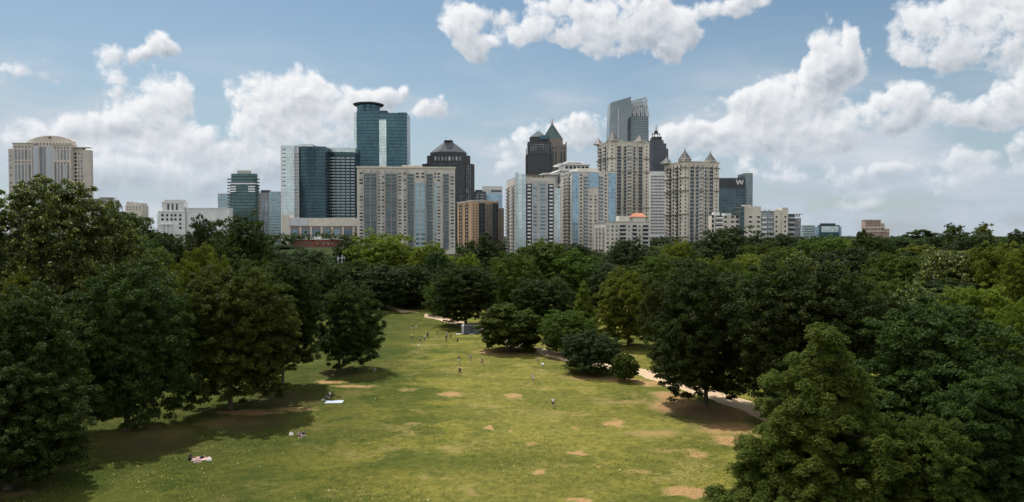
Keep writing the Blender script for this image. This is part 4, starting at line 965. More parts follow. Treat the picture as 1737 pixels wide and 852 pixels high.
# --- blue glass condominium
b = Bld('condominium', 'tan condominium with pale blue glass corners right of the finned condominium', 970, 600, 12)
f = b.sx; T = b.tx(952); top = b.z(292); W = f(1044)
b.vol('wall', 0, W, 0, T, b.g - 3, top, 'beige'); b.vol('cornice', -.4, W + .4, -.4, T + .4, top + .003, top + .9, 'white'); b.vol('penthouse', f(982), f(1018), 5, T - 4, top + .95, top + 4, 'beige')
nf = 24; zb = b.g; fh = (top - 1 - zb) / nf
for x0, x1 in ((970.5, 981), (1032, 1043.5)): b.vol('glass_corner', f(x0), f(x1), -.5, 0, zb, top - .6, 'g_blue')
b.vol('glass_corner', f(998), f(1015), -.3, 0, b.z(318), top - .6, 'g_blue')
for x0, x1 in ((990, 997.5), (1015.5, 1023)): b.vol('window_bay', f(x0), f(x1), -.3, 0, zb, top - 3, 'g_bal')
for k in range(nf):
    for x0, x1 in ((990, 997.5), (1015.5, 1023)): b.item('balcony', 'lgrey', 'f', f((x0 + x1) / 2), (f(x1) - f(x0)) * .9, zb + k * fh, 0, 0, 1.4, -.3)
    b.item('window', 'win', 'f', f(985.3), 1.7, zb + k * fh + .8, fh * .5)
    if k < nf - 6:
        for x in (1002, 1010): b.item('window', 'winb' if k % 2 else 'win', 'f', f(x), 1.8, zb + k * fh + .8, fh * .5)
    b.item('window', 'win', 'f', f(1027.3), 1.7, zb + k * fh + .8, fh * .5)
    for t_ in (.2, .5, .8): b.item('window', 'win', 'l', T * t_, T * .12, zb + k * fh + .7, fh * .6)
    b.item('balcony', 'cream', 'l', T * .35, T * .16, zb + k * fh, 0, 0, 1.5, 0); b.item('balcony', 'cream', 'l', T * .66, T * .16, zb + k * fh, 0, 0, 1.5, 0)
b.done()
# --- the two turreted towers
def turreted(label, xc, Y, ang, xl, xr, ytop, belts, turrets, yb=412):
    b = Bld('turreted_tower', label, xc, Y, ang); f = b.sx; T = b.tx(xl); W = f(xr); top = b.z(ytop)
    b.vol('wall', 0, W, 0, T, b.g - 4, top, 'cream'); b.vol('parapet', -.5, W + .5, -.5, T + .5, top + .003, top + 1.0, 'stone')
    for y in belts: b.vol('belt', -.9, W + .9, -.9, T + .9, b.z(y + .8), b.z(y - .5), 'brown')
    nf = int((top - b.g - 3) / 3.3); zb = b.g + 1; fh = (top - 2 - zb) / nf
    cols = [(.04, .10), (.19, .28), (.355, .42), (.44, .56), (.58, .645), (.72, .81), (.90, .96)]
    for i, (a0, a1) in enumerate(cols):
        if i in (1, 5, 2, 4): b.vol('window_bay', W * a0, W * a1, -.35, 0, zb, top - 5, 'g_bal')
        if i in (1, 3, 5): b.vol('pilaster', W * a0 - 1.1, W * a0 - .2, -1.0, 0, zb, top - 1, 'stone'); b.vol('pilaster', W * a1 + .2, W * a1 + 1.1, -1.0, 0, zb, top - 1, 'stone')
    for k in range(nf):
        for i, (a0, a1) in enumerate(cols):
            if i in (1, 5): b.item('balcony', 'metal', 'f', W * (a0 + a1) / 2, W * (a1 - a0) * .9, zb + k * fh, 0, 0, 1.3, -.35)
            elif i in (2, 4): b.item('balcony', 'metal', 'f', W * (a0 + a1) / 2, W * (a1 - a0) * .9, zb + k * fh, 0, 0, .8, -.35)
            elif i == 3:
                for q_ in (.3, .7): b.item('window', 'wing', 'f', W * (a0 + (a1 - a0) * q_), W * .04, zb + k * fh + .8, fh * .55)
            else: b.item('window', 'win', 'f', W * (a0 + a1) / 2, W * .03, zb + k * fh + .9, fh * .5)
        for t_, kd in ((.12, 0), (.3, 1), (.5, 0), (.68, 1), (.86, 0)):
            if kd: b.item('balcony', 'metal', 'l', T * t_, T * .12, zb + k * fh, 0, 0, 1.3, 0)
            b.item('window', 'win', 'l', T * t_, T * .07, zb + k * fh + .6, fh * .6)
    for xs, t_, yt, r_ in turrets:
        s_ = W * xs; t2 = T * t_; r_ *= 1.12; z1 = b.z(yt + 20)
        b.vol('turret_wall', s_ - r_ * .95, s_ + r_ * .95, t2 - r_ * .95, t2 + r_ * .95, top + 1.01, max(z1, top + 1.6), 'cream', r_ * .4)
        zz = max(z1, top + 1.6) + .003; hgt = b.z(yt + 4) - zz
        rf = b.cyl('turret_roof', s_, t2, r_ * 1.15, zz + .35, zz + hgt, 'roof', 8, .25); b.cyl('roof_rim', s_, t2, r_ * 1.25, zz, zz + .34, 'paint', 8, parent=rf)
        b.cyl('finial', s_, t2, .5, zz + hgt - .2, zz + hgt + 2.4, 'roof', 6, .08, parent=rf); b.grid('arched_window', 'win', 'f', s_ - r_ * .6, s_ + r_ * .6, top + 1.2, zz - .3, 2, 1, .5, .7, .12, base=t2 - r_ * .95)
    b.done(); return b
turreted('tall cream tower with three pointed grey turrets, left one of the two turreted towers', 1033, 680, 14, 1012.5, 1101, 241, (268, 291, 352), ((.02, .95, 225, 4.2), (.13, .12, 219, 5.4), (.80, .12, 222, 5.0)))
turreted('cream tower with four pointed grey turrets, right one of the two turreted towers', 1158, 620, 16, 1127, 1219, 275, (284, 301, 323, 363, 402), ((-.02, .85, 257, 4.2), (.10, .10, 250, 4.8), (.42, .75, 258, 3.6), (.82, .12, 253, 4.6)))
# --- slanted grey glass tower
b = Bld('slanted_tower', 'tallest grey glass tower, slanted split top and lattice crown, behind the left turreted tower', 1030, 1200, 0)
f = b.sx; zt = lambda y: b.z(y) - b.g
def wedge(name, base, top_, z0, zl, zr, t0, t1, m, parent=None):
    """base / top_ = (left, right) photo x, straight faces leaning inwards, sloped top"""
    (a0, a1), (c0, c1) = base, top_; q = Mb(); o = 0
    P8 = [(f(a0), t0, z0), (f(a1), t0, z0), (f(a1), t1, z0), (f(a0), t1, z0), (f(c0), t0 + 3, zl), (f(c1), t0 + 3, zr), (f(c1), t1 - 6, zr), (f(c0), t1 - 6, zl)]
    q.v = [(*b.xy(s_, t_), z_) for s_, t_, z_ in P8]; q.f = list(BOXF)
    for fc in BOXF: q.uv += [(P8[i][0] if abs(P8[fc[0]][1] - P8[fc[1]][1]) < 9 else P8[i][1], P8[i][2]) for i in fc]
    return b.part(name, q, m, parent)
wedge('glass_wall', (1026, 1070), (1035, 1070), 0, zt(174), zt(163.5), 0, 44, 'g_grey')
wedge('glass_wall', (1070.2, 1103), (1070.2, 1100), 0, zt(198), zt(197), 2, 42, 'g_greyd')
wedge('dark_edge', (1062, 1067.5), (1065.5, 1069), 0, zt(200), zt(198), -.9, 1, 'g_black')
fin = b.part('crown_frame', Mb(), 'steel'); q = Mb()
def bar(p0, p1, r=.7):
    o = len(q.v); a_ = Vector(p0); c_ = Vector(p1)
    d_ = (c_ - a_).normalized(); u_ = d_.cross(Vector((0, 1, 0))); u_ = u_.normalized() if u_.length > .01 else Vector((1, 0, 0)); w_ = d_.cross(u_)
    for e in (a_, c_):
        for s1_, s2_ in ((-1, -1), (1, -1), (1, 1), (-1, 1)): q.v.append(tuple(e + u_ * r * s1_ + w_ * r * s2_))
    q.f.extend([tuple(i + o for i in fc) for fc in BOXF]); q.uv.extend([(0, 0)] * 24)
X3 = lambda x, y, t: (*b.xy(f(x), t), zt(y))
for t_ in (5, 36):
    bar(X3(1070.5, 172, t_), X3(1095, 165, t_), 1.4); bar(X3(1095, 165, t_), X3(1100.5, 198, t_), 1.1); bar(X3(1070.5, 198, t_), X3(1070.5, 172, t_), .8)
    for k in range(7):
        x_ = 1073 + k * 3.6; yt_ = 172 - (x_ - 1070.5) * .286
        bar(X3(x_, yt_, t_), X3(x_ + 1.2, 197, t_), .6); bar(X3(x_, yt_ + 3, t_), X3(x_ + 4, 197 - 5 * (k % 2), t_), .5); bar(X3(x_ + 3.6, yt_ + 2, t_), X3(x_, 190, t_), .5)
    for y_ in (176, 183, 190): bar(X3(1071, y_, t_), X3(1096.5 + (y_ - 170) * .15, y_ - 1, t_), .4)
bpy.data.objects.remove(fin); b.part('crown_frame', q, 'steel'); wedge('crown_glass', (1070.6, 1099.5), (1071, 1094), zt(197), zt(174), zt(168), 14, 26, 'g_greyd')
b.vol('glass_rib', f(1047), f(1049), -.6, 2, b.g, b.z(185), 'steel'); b.done()
# --- dark stepped tower with spire
b = Bld('dark_tower', 'dark granite tower with rounded steps and a spire, right behind the tallest slanted tower', 1103, 1050, 0)
f = b.sx; b.vol('wall', 0, f(1134), 0, 34, b.g, b.z(252), 'g_black', 4); b.vol('wall', f(1102), f(1131), 2, 32, b.z(251.9), b.z(243), 'g_black', 4); b.vol('wall', f(1104), f(1127), 4, 30, b.z(242.9), b.z(237), 'g_black', 4); b.vol('wall', f(1108), f(1124), 6, 28, b.z(236.9), b.z(231), 'dark', 2)
for x in (1108.5, 1112, 1118, 1121.5): b.vol('spire_post', f(x) - .5, f(x) + .5, 12, 13, b.z(230.9), b.z(226), 'dark')
b.vol('spire_platform', f(1108), f(1122), 11, 14, b.z(225.9), b.z(224.8), 'dark'); b.vol('lantern', f(1112), f(1118), 11.5, 13.5, b.z(224.7), b.z(220), 'dark'); b.cyl('spire', f(1115), 12.5, .8, b.z(219.9), b.z(208), 'metal', 6, .15); b.done()
# --- white office grid
b = Bld('office_tower', 'white office tower with a tight grid of small dark windows between the two turreted towers', 1102, 820, 0)
f = b.sx; b.vol('wall', 0, f(1129), 0, 30, b.g, b.z(291), 'white'); b.grid('window', 'wind', 'f', f(1103.5), f(1128), b.z(398), b.z(297), 11, 19, .6, .5, .12); b.vol('base', -2, f(1130), -2, 30, b.g - 3, b.z(402), 'grey'); b.done()
# --- low balconied block with orange roof
b = Bld('balcony_block', 'low beige block with balconies and a small orange roof below the left turreted tower', 1027, 540, 8)
f = b.sx; T = b.tx(1008); top = b.z(377); W = f(1102)
b.vol('wall', 0, W, 0, T, b.g - 4, top, 'cream'); b.vol('cornice', -.4, W + .4, -.4, T + .4, top + .003, top + .7, 'lgrey'); b.vol('roof_wall', f(1052), f(1070), 3, 12, top + .71, b.z(366), 'cream'); b.vol('roof_wall', f(1076), f(1096), 2, 12, top + .71, b.z(368), 'cream')
q = Mb(); s0, s1, sm = f(1074), f(1098), f(1088); z0_, z1_ = b.z(367.9) - b.g, b.z(360.5) - b.g
q.v = [(*b.xy(s0, 1), z0_), (*b.xy(s1, 1), z0_), (*b.xy(s1, 13), z0_), (*b.xy(s0, 13), z0_), (*b.xy(s0 + 3, 7), z1_), (*b.xy(s1 - 2, 7), z1_)]; q.f = [(0, 1, 5, 4), (1, 2, 5), (2, 3, 4, 5), (3, 0, 4), (3, 2, 1, 0)]; q.uv = [(0, 0)] * 18
b.part('orange_roof', q, 'orange')
nf = 9
for k in range(nf):
    zz = b.g - 2 + k * (top - b.g) / nf
    for x0, x1 in ((1050, 1063), (1072, 1081), (1089, 1101)): b.item('balcony', 'lgrey', 'f', f((x0 + x1) / 2), (f(x1) - f(x0)) * .9, zz, 0, 0, 1.6, 0); b.item('window', 'wind', 'f', f((x0 + x1) / 2), (f(x1) - f(x0)) * .8, zz + .9, 2.1)
    for x in (1031, 1039, 1046, 1067, 1085): b.item('window', 'wing', 'f', f(x), 1.7, zz + 1, 1.8)
    for t_ in (.2, .5, .8): b.item('balcony', 'lgrey', 'l', T * t_, T * .16, zz, 0, 0, 1.4, 0)
b.done()
# --- dark hotel with the letter W
b = Bld('hotel_tower', 'dark glass hotel with a large white letter W and a grey fin', 1219, 880, 0)
f = b.sx; b.vol('glass_wall', 0, f(1263), 0, 30, b.g, b.z(303), 'g_w'); b.vol('sign_wall', f(1218), f(1263), -.8, 28, b.z(319), b.z(304.5), 'dark'); b.vol('fin', f(1263) + .003, f(1276), -2, 30, b.g, b.z(294), 'g_greyd', 1.5); b.vol('roof_edge', 0, f(1263), 0, 30, b.z(302.9), b.z(302), 'metal')
q = Mb(); x0, x1 = f(1248), f(1259.5); zA, zB = b.z(305.5) - b.g, b.z(314) - b.g
def stroke(xa, za, xb, zb_, w=.62):
    o = len(q.v)
    for t_ in (-1.3, -.82):
        q.v += [(*b.xy(xa - w, t_), za), (*b.xy(xa + w, t_), za), (*b.xy(xb + w, t_), zb_), (*b.xy(xb - w, t_), zb_)]
    q.f += [tuple(i + o for i in fc) for fc in BOXF]; q.uv += [(0, 0)] * 24
wl = x1 - x0
for i, (a_, c_, za, zc) in enumerate(((0, .25, zA, zB), (.25, .48, zB, zA), (.52, .75, zA, zB), (.75, 1, zB, zA))): stroke(x0 + wl * a_, za, x0 + wl * c_, zc)
b.part('letter_sign', q, 'paint'); b.done()
# --- cream stepped apartments
b = Bld('apartment_building', 'stepped cream apartments with black windows and a blue slab, right of the turreted towers', 1207, 560, 0)
f = b.sx
b.vol('wing', 0, f(1254), 0, 9, b.g - 4, b.z(366), 'cream'); b.vol('parapet', f(1228), f(1240), -.3, 7, b.z(365.9), b.z(362), 'white'); b.vol('wall', f(1212), f(1222), 2, 8, b.z(365.9), b.z(360), 'white')
b.vol('blue_slab', f(1254) + .003, f(1260), -3, 16, b.g - 4, b.z(350), 'g_w'); b.vol('wall', f(1260) + .003, f(1290), -1, 9, b.g - 4, b.z(350.5), 'cream'); b.vol('parapet', f(1262), f(1272), 0, 7, b.z(350.4), b.z(347.5), 'cream')
b.vol('glass_wing', f(1290) + .003, f(1312), 0, 9, b.g - 4, b.z(359), 'g_bal'); b.vol('wall', f(1312) + .003, f(1334), -1, 9, b.g - 4, b.z(357), 'cream'); b.vol('wall', f(1325), f(1335), -2, 8, b.g - 4, b.z(352.5), 'cream')
b.vol('right_wing', f(1335) + .003, f(1348), 1, 9, b.g - 4, b.z(364), 'g_black'); b.vol('right_wing', f(1348) + .003, f(1362), 4, 9, b.g - 4, b.z(370), 'grey'); b.vol('roof_slab', f(1289), f(1313), -.8, 8.5, b.z(358.9), b.z(357.9), 'lgrey')
b.vol('roof_slab', f(1334.5) + .5, f(1362.5), -.3, 8.5, b.z(363.9) if False else b.z(363.7), b.z(362.9), 'lgrey')
for y in (370, 378, 386, 394, 402, 410):
    for x in (1230.5, 1242.5, 1272, 1279.5 + 6): b.item('window', 'wind', 'f', f(x), (f(1234) - f(1229)), b.z(y), 1.5, 0, .12, -1 if x > 1260 else 0)
    for x in (1316, 1330): b.item('window', 'wind', 'f', f(x), 1.3, b.z(y), 1.6, 0, .12, -1 if x < 1324 else -2)
    for x0, x1 in ((1213, 1226), (1291, 1300), (1301, 1311), (1336, 1347)): b.item('balcony', 'paint' if x0 < 1300 else 'lgrey', 'f', f((x0 + x1) / 2), (f(x1) - f(x0)) * .92, b.z(y + 1), 0, 0, 1.7, 0)
    b.item('window', 'wind', 'f', f(1219.5), f(1226) - f(1213.5), b.z(y + .5), 2.3); b.item('window', 'wind', 'f', f(1250.5), f(1253) - f(1248), b.z(y + .5), 2.2); b.item('window', 'wind', 'f', f(1209), f(1211) - f(1207.6), b.z(y), 2.6)
    for x in (1351, 1355, 1359): b.item('window', 'wing', 'f', f(x), 1.1, b.z(y - 2), 2.2, 0, .12, 4)
for x in (1265, 1275, 1283, 1300, 1307, 1320): b.vol('roof_unit', f(x), f(x) + 1.6, 5, 6.5, b.z(358) + .02, b.z(355) if x > 1290 else b.z(348.5), 'lgrey')
b.done()
# --- far right small towers
b = Bld('office_building', 'small pale blue office just right of the cream stepped apartments', 1363, 1000, 0)
f = b.sx; b.vol('glass_wall', 0, f(1382), 0, 8, b.g - 5, b.z(383), 'g_strip'); b.vol('roof_edge', -.4, f(1382) + .4, -.4, 8, b.z(382.9), b.z(382), 'paint'); b.done()
b = Bld('office_building', 'small deep blue glass office on the right skyline', 1391, 1150, 0)
f = b.sx; b.vol('glass_wall', 0, f(1424), 0, 10, b.g - 5, b.z(382), 'g_teal'); b.vol('upper_floors', f(1394), f(1418), 2, 9, b.z(381.9), b.z(379), 'metal'); b.vol('side_wall', f(1383), -.003, 2, 9, b.g - 5, b.z(385), 'g_blue'); b.vol('side_wall', f(1424) + .003, f(1428.5), 2, 9, b.g - 5, b.z(384.5), 'g_blue')
b.vol('light_panel', f(1393), f(1422), -.4, 0, b.z(394), b.z(384), 'g_pale'); b.done()
b = Bld('stepped_tower', 'pinkish stepped tower with arched window rows alone on the right skyline', 1467, 900, 0)
f = b.sx; b.vol('wall', 0, f(1494), 0, 9, b.g - 5, b.z(374), 'pink'); b.vol('wall', f(1494) + .003, f(1501), 1, 9, b.g - 5, b.z(379), 'pink'); b.vol('wall', f(1501) + .003, f(1510), 2, 9, b.g - 5, b.z(388), 'pink')
b.vol('cornice', f(1466.5), f(1494.5), -.8, 9, b.z(373.9), b.z(372.7), 'cream'); b.vol('belt', f(1466.6), f(1501), -.6, 0, b.z(386.5), b.z(385), 'cream'); b.vol('belt', f(1466.6), f(1510), -.8, -.6, b.z(393), b.z(392), 'cream')
b.grid('window', 'win', 'f', f(1468), f(1493), b.z(384.5), b.z(375.5), 9, 3, .6, .5); b.grid('window', 'wing', 'f', f(1468), f(1500), b.z(391.5), b.z(387), 9, 1, .5, .8); b.grid('window', 'win', 'f', f(1468), f(1500), b.z(408), b.z(393.5), 11, 4, .55, .5); b.grid('window', 'win', 'f', f(1502), f(1509.5), b.z(408), b.z(390), 3, 5, .55, .5, .1, base=2); b.done()
b = Bld('roofed_house', 'small house roof of bright orange tile among the trees left of the dark green tower', 322, 300, 0)
f = b.sx; b.vol('wall', 0, f(336), 0, 8, b.g - 1, b.z(415.5), 'cream'); b.pyr('orange_roof', -.4, f(336) + .4, -.4, 8.4, b.z(415.4), b.z(410), 'orange', .3); b.grid('window', 'win', 'f', .3, f(336) - .3, b.g, b.z(417), 2, 2, .4, .5); b.done()
b = Bld('pergola', 'white post frame standing between treetops below the right end of the brick building', 573, 330, 0, 'pergola')
f = b.sx; zb = b.g
for x, y0 in ((573, 430), (580, 432), (584, 435)): b.vol('post', f(x) - .35, f(x) + .35, 0, .7, zb, b.z(y0), 'paint')
b.vol('crossbar', f(573) + .36, f(584) - .36, .1, .6, b.z(438.5), b.z(437), 'paint'); b.done()

# --- grey shed at the edge of the lawn
g0 = ground(783, 567); shed = link('storage_shed', None, loc=(g0.x, g0.y, 0)); tag(shed, 'grey flat roofed shed with a pale end panel, far right end of the lawn', 'shed')
def sbox(name, x0, x1, y0, y1, z0, z1, m): return link(name, Mb().prism([(x0, y0), (x1, y0), (x1, y1), (x0, y1)], z0, z1).mesh(name, BM[m]), shed)
sbox('wall', .62, 5.4, 0, 2.6, 0, 2.3, 'slate'); sbox('end_panel', 0, .6, -.08, 2.7, 0, 2.4, 'steel'); sbox('roof', .61, 5.5, -.12, 2.72, 2.303, 2.42, 'metal'); sbox('door', 2.4, 3.3, -.05, 0, .05, 2.05, 'metal'); sbox('step', -1.6, -.2, -.5, .2, 0, .12, 'paint'); sbox('step', 2.2, 3.6, -.6, -.1, 0, .12, 'paint')

# ------------------------------------------------------------ people
def cloth(name, col, rough=.85):
    m, N, p = mat(name); p.inputs['Base Color'].default_value = (*col, 1); p.inputs['Roughness'].default_value = rough; return m
CM = {'skin': cloth('skin', (.42, .24, .16), .6), 'skin_dark': cloth('dark_skin', (.13, .07, .045), .6), 'white': cloth('white_cotton', (.8, .8, .78)), 'black': cloth('black_cloth', (.02, .02, .025)),
      'navy': cloth('navy_cloth', (.03, .04, .08)), 'grey': cloth('grey_cloth', (.3, .3, .31)), 'hair': cloth('dark_hair', (.02, .015, .01)), 'pink': cloth('pink_cloth', (.62, .40, .38)),
      'red': cloth('red_cloth', (.45, .06, .05)), 'yellow': cloth('yellow_cloth', (.6, .55, .15)), 'blue': cloth('pale_blue_cloth', (.46, .52, .60)), 'tan': cloth('khaki_cloth', (.35, .27, .17))}
def skinned(name, pts, edges, rad, root=0):
    me = bpy.data.meshes.new(name); me.from_pydata(pts, edges, []); o = bpy.data.objects.new(name, me); COL.objects.link(o)
    sk = o.modifiers.new('s', 'SKIN'); sk.use_smooth_shade = True
    for i, v in enumerate(me.skin_vertices[0].data): v.radius = (rad[i], rad[i]); v.use_root = (i == root)
    ss = o.modifiers.new('u', 'SUBSURF'); ss.levels = 1
    dg = bpy.context.evaluated_depsgraph_get(); res = bpy.data.meshes.new_from_object(o.evaluated_get(dg)); res.name = name
    bpy.data.objects.remove(o); bpy.data.meshes.remove(me); return res
BASE = {'pelvis': (0, 0, .94), 'spine': (0, 0, 1.14), 'chest': (0, .01, 1.36), 'neck': (0, .01, 1.50), 'head': (0, 0, 1.60), 'top': (0, .01, 1.70), 'nose': (0, -.10, 1.60),
 'shL': (-.19, .01, 1.42), 'elL': (-.25, .02, 1.14), 'wrL': (-.26, -.06, .90), 'haL': (-.26, -.09, .80), 'shR': (.19, .01, 1.42), 'elR': (.25, .02, 1.14), 'wrR': (.26, -.06, .90), 'haR': (.26, -.09, .80),
 'hiL': (-.10, 0, .90), 'knL': (-.12, -.02, .50), 'anL': (-.13, .02, .09), 'toL': (-.14, -.14, .03), 'hiR': (.10, 0, .90), 'knR': (.12, -.02, .50), 'anR': (.13, .02, .09), 'toR': (.14, -.14, .03)}
POSES = {'stand': {},
 'wide': {'knL': (-.22, 0, .50), 'anL': (-.30, .02, .09), 'toL': (-.34, -.12, .03), 'knR': (.2, 0, .5), 'anR': (.28, .02, .09), 'toR': (.32, -.12, .03), 'elL': (-.42, -.02, 1.24), 'wrL': (-.46, -.2, 1.12), 'haL': (-.47, -.28, 1.10), 'elR': (.42, -.02, 1.24), 'wrR': (.46, -.2, 1.12), 'haR': (.47, -.28, 1.10)},
 'hips': {'elL': (-.40, .05, 1.20), 'wrL': (-.22, -.04, 1.02), 'haL': (-.16, -.07, 1.0), 'elR': (.40, .05, 1.20), 'wrR': (.22, -.04, 1.02), 'haR': (.16, -.07, 1.0)},
 'walk': {'knL': (-.11, -.20, .52), 'anL': (-.12, -.26, .10), 'toL': (-.12, -.42, .06), 'knR': (.11, .10, .50), 'anR': (.12, .38, .14), 'toR': (.12, .26, .03), 'wrL': (-.26, .18, .92), 'haL': (-.26, .22, .84), 'wrR': (.26, -.24, .96), 'haR': (.26, -.3, .9)},
 'run': {'spine': (0, -.06, 1.12), 'chest': (0, -.16, 1.32), 'neck': (0, -.22, 1.45), 'head': (0, -.28, 1.54), 'top': (0, -.30, 1.65), 'nose': (0, -.39, 1.53), 'shL': (-.19, -.18, 1.38), 'shR': (.19, -.18, 1.38), 'elL': (-.3, .08, 1.22), 'wrL': (-.28, .1, .98), 'haL': (-.28, .07, .9), 'elR': (.3, -.34, 1.18), 'wrR': (.24, -.55, 1.28), 'haR': (.22, -.62, 1.34), 'knL': (-.12, -.36, .66), 'anL': (-.13, -.30, .24), 'toL': (-.13, -.44, .17), 'knR': (.12, .22, .52), 'anR': (.13, .62, .30), 'toR': (.13, .66, .16)},
 'bend': {'spine': (0, -.14, 1.08), 'chest': (0, -.34, 1.18), 'neck': (0, -.47, 1.24), 'head': (0, -.57, 1.26), 'top': (0, -.66, 1.30), 'nose': (0, -.62, 1.17), 'shL': (-.19, -.36, 1.20), 'shR': (.19, -.36, 1.20), 'elL': (-.24, -.42, .93), 'wrL': (-.2, -.5, .7), 'haL': (-.18, -.53, .62), 'elR': (.24, -.42, .93), 'wrR': (.2, -.5, .7), 'haR': (.18, -.53, .62), 'knL': (-.2, -.08, .5), 'knR': (.2, -.08, .5), 'anL': (-.24, .03, .09), 'anR': (.24, .03, .09), 'toL': (-.26, -.12, .03), 'toR': (.26, -.12, .03)},
 'raise': {'elL': (-.34, -.05, 1.52), 'wrL': (-.3, -.1, 1.74), 'haL': (-.28, -.1, 1.82)},
 'sit': {'pelvis': (0, 0, .12), 'spine': (0, -.02, .32), 'chest': (0, -.06, .54), 'neck': (0, -.09, .68), 'head': (0, -.11, .78), 'top': (0, -.10, .88), 'nose': (0, -.21, .78), 'shL': (-.19, -.07, .60), 'elL': (-.26, -.1, .34), 'wrL': (-.18, -.32, .42), 'haL': (-.14, -.40, .44), 'shR': (.19, -.07, .60), 'elR': (.28, .12, .34), 'wrR': (.3, .2, .1), 'haR': (.3, .22, .03), 'hiL': (-.1, 0, .11), 'knL': (-.2, -.38, .42), 'anL': (-.16, -.62, .08), 'toL': (-.17, -.78, .03), 'hiR': (.1, 0, .11), 'knR': (.22, -.42, .36), 'anR': (.18, -.68, .08), 'toR': (.2, -.84, .03)},
 'lie': {'pelvis': (0, 0, .12), 'spine': (-.2, 0, .12), 'chest': (-.42, 0, .13), 'neck': (-.57, 0, .14), 'head': (-.67, 0, .16), 'top': (-.77, 0, .16), 'nose': (-.67, 0, .27), 'shL': (-.48, -.19, .12), 'elL': (-.3, -.32, .08), 'wrL': (-.08, -.28, .08), 'haL': (0, -.26, .08), 'shR': (-.48, .19, .12), 'elR': (-.62, .38, .08), 'wrR': (-.8, .24, .09), 'haR': (-.86, .18, .09), 'hiL': (.04, -.1, .12), 'knL': (.42, -.14, .42), 'anL': (.66, -.16, .08), 'toL': (.82, -.17, .05), 'hiR': (.04, .1, .12), 'knR': (.46, .14, .10), 'anR': (.88, .16, .08), 'toR': (.92, .17, .2)}}
RAD = {'pelvis': .125, 'spine': .115, 'chest': .135, 'neck': .055, 'head': .088, 'top': .07, 'nose': .016, 'shL': .062, 'elL': .042, 'wrL': .03, 'haL': .036, 'hiL': .088, 'knL': .056, 'anL': .038, 'toL': .034}
RAD.update({k[:-1] + 'R': v for k, v in list(RAD.items()) if k.endswith('L')})
ED = [('pelvis', 'spine'), ('spine', 'chest'), ('chest', 'neck'), ('neck', 'head'), ('head', 'top'), ('head', 'nose'), ('chest', 'shL'), ('shL', 'elL'), ('elL', 'wrL'), ('wrL', 'haL'), ('chest', 'shR'), ('shR', 'elR'), ('elR', 'wrR'), ('wrR', 'haR'), ('pelvis', 'hiL'), ('hiL', 'knL'), ('knL', 'anL'), ('anL', 'toL'), ('pelvis', 'hiR'), ('hiR', 'knR'), ('knR', 'anR'), ('anR', 'toR')]
CACHE = {}
def sub(J, names, edges, grow, cut=None, tag_=''):
    names = list(names); pts = [J[n] for n in names]; rad = [RAD[n] * grow for n in names]; E = [(names.index(a), names.index(c)) for a, c in edges]
    for a, c, t, r in (cut or []):
        pa, pc = Vector(J[a]), Vector(J[c]); pts.append(tuple(pa.lerp(pc, t))); rad.append(r); E.append((names.index(a), len(pts) - 1))
    return skinned(tag_, pts, E, rad)
def parts(pose, legs):
    k = (pose, legs)
    if k in CACHE: return CACHE[k]
    J = dict(BASE); J.update(POSES[pose]); n = list(J)
    body = skinned('body', [J[q] for q in n], [(n.index(a), n.index(c)) for a, c in ED], [RAD[q] for q in n])
    shirt = sub(J, ['spine', 'pelvis', 'chest', 'shL', 'shR'], [('pelvis', 'spine'), ('spine', 'chest'), ('chest', 'shL'), ('chest', 'shR')], 1.2, [('shL', 'elL', .6, .062), ('shR', 'elR', .6, .062), ('chest', 'neck', .55, .085)], 'shirt')
    lt = .75 if legs == 'short' else 1
    if legs == 'short': low = sub(J, ['pelvis', 'hiL', 'hiR'], [('pelvis', 'hiL'), ('pelvis', 'hiR')], 1.26, [('hiL', 'knL', .8, .095), ('hiR', 'knR', .8, .095)], 'shorts')
    else: low = sub(J, ['pelvis', 'hiL', 'hiR', 'knL', 'knR'], [('pelvis', 'hiL'), ('pelvis', 'hiR'), ('hiL', 'knL'), ('hiR', 'knR')], 1.26, [('knL', 'anL', .92, .062), ('knR', 'anR', .92, .062)], 'trousers')
    H, T, Nn = Vector(J['head']), Vector(J['top']), Vector(J['nose']); back = (H - Nn).normalized()
    hair = skinned('hair', [tuple(H + back * .035 + (T - H) * .3), tuple(T + back * .02)], [(0, 1)], [.092, .078])
    shoes = [skinned('shoe', [J['an' + s], J['to' + s]], [(0, 1)], [.055, .048]) for s in 'LR']
    CACHE[k] = (body, shirt, low, hair, shoes); return CACHE[k]
def dress(me, m):
    key = (me.name, m)
    if key not in CACHE:
        c = me.copy(); c.materials.clear(); c.materials.append(CM[m]); CACHE[key] = c
    return CACHE[key]
def person(x, y, pose, face, shirt, low, label, legs='short', hair='hair', skin='skin', group=None, z=0):
    g0 = ground(x, y, z) if z == 0 else ground(x, y, z); gz = terrain(g0.x, g0.y)
    if gz > .05: g0 = ground(x, y, gz); gz = terrain(g0.x, g0.y)
    r = link('person', None, loc=(g0.x, g0.y, gz), rz=R(face)); r.empty_display_size = .3; tag(r, label, 'person', group)
    body, sh, lo, ha, shoes = parts(pose, legs)
    link('body', dress(body, skin), r); link('shirt', dress(sh, shirt), r); link(lo.name.split('.')[0], dress(lo, low), r); link('hair' if hair == 'hair' else 'cap', dress(ha, hair), r)
    for s in shoes: link('shoe', dress(s, 'white' if low != 'white' else 'grey'), r)
    return r
G1, G2, G3 = 'players scattered over the middle of the lawn', 'players bunched at the far end of the lawn', 'people standing under the trees past the lawn'
person(938, 692, 'stand', 170, 'white', 'navy', 'person in white top and dark shorts seen from behind, nearest one standing on the lawn', group=G1)
bg = person(904, 649, 'hips', 10, 'pink', 'black', 'person in pinkish top holding a white bag at the waist', group=G1)
person(913, 618, 'walk', 80, 'blue', 'grey', 'person in pale blue walking by the path shade near a small white ball', group=G1)
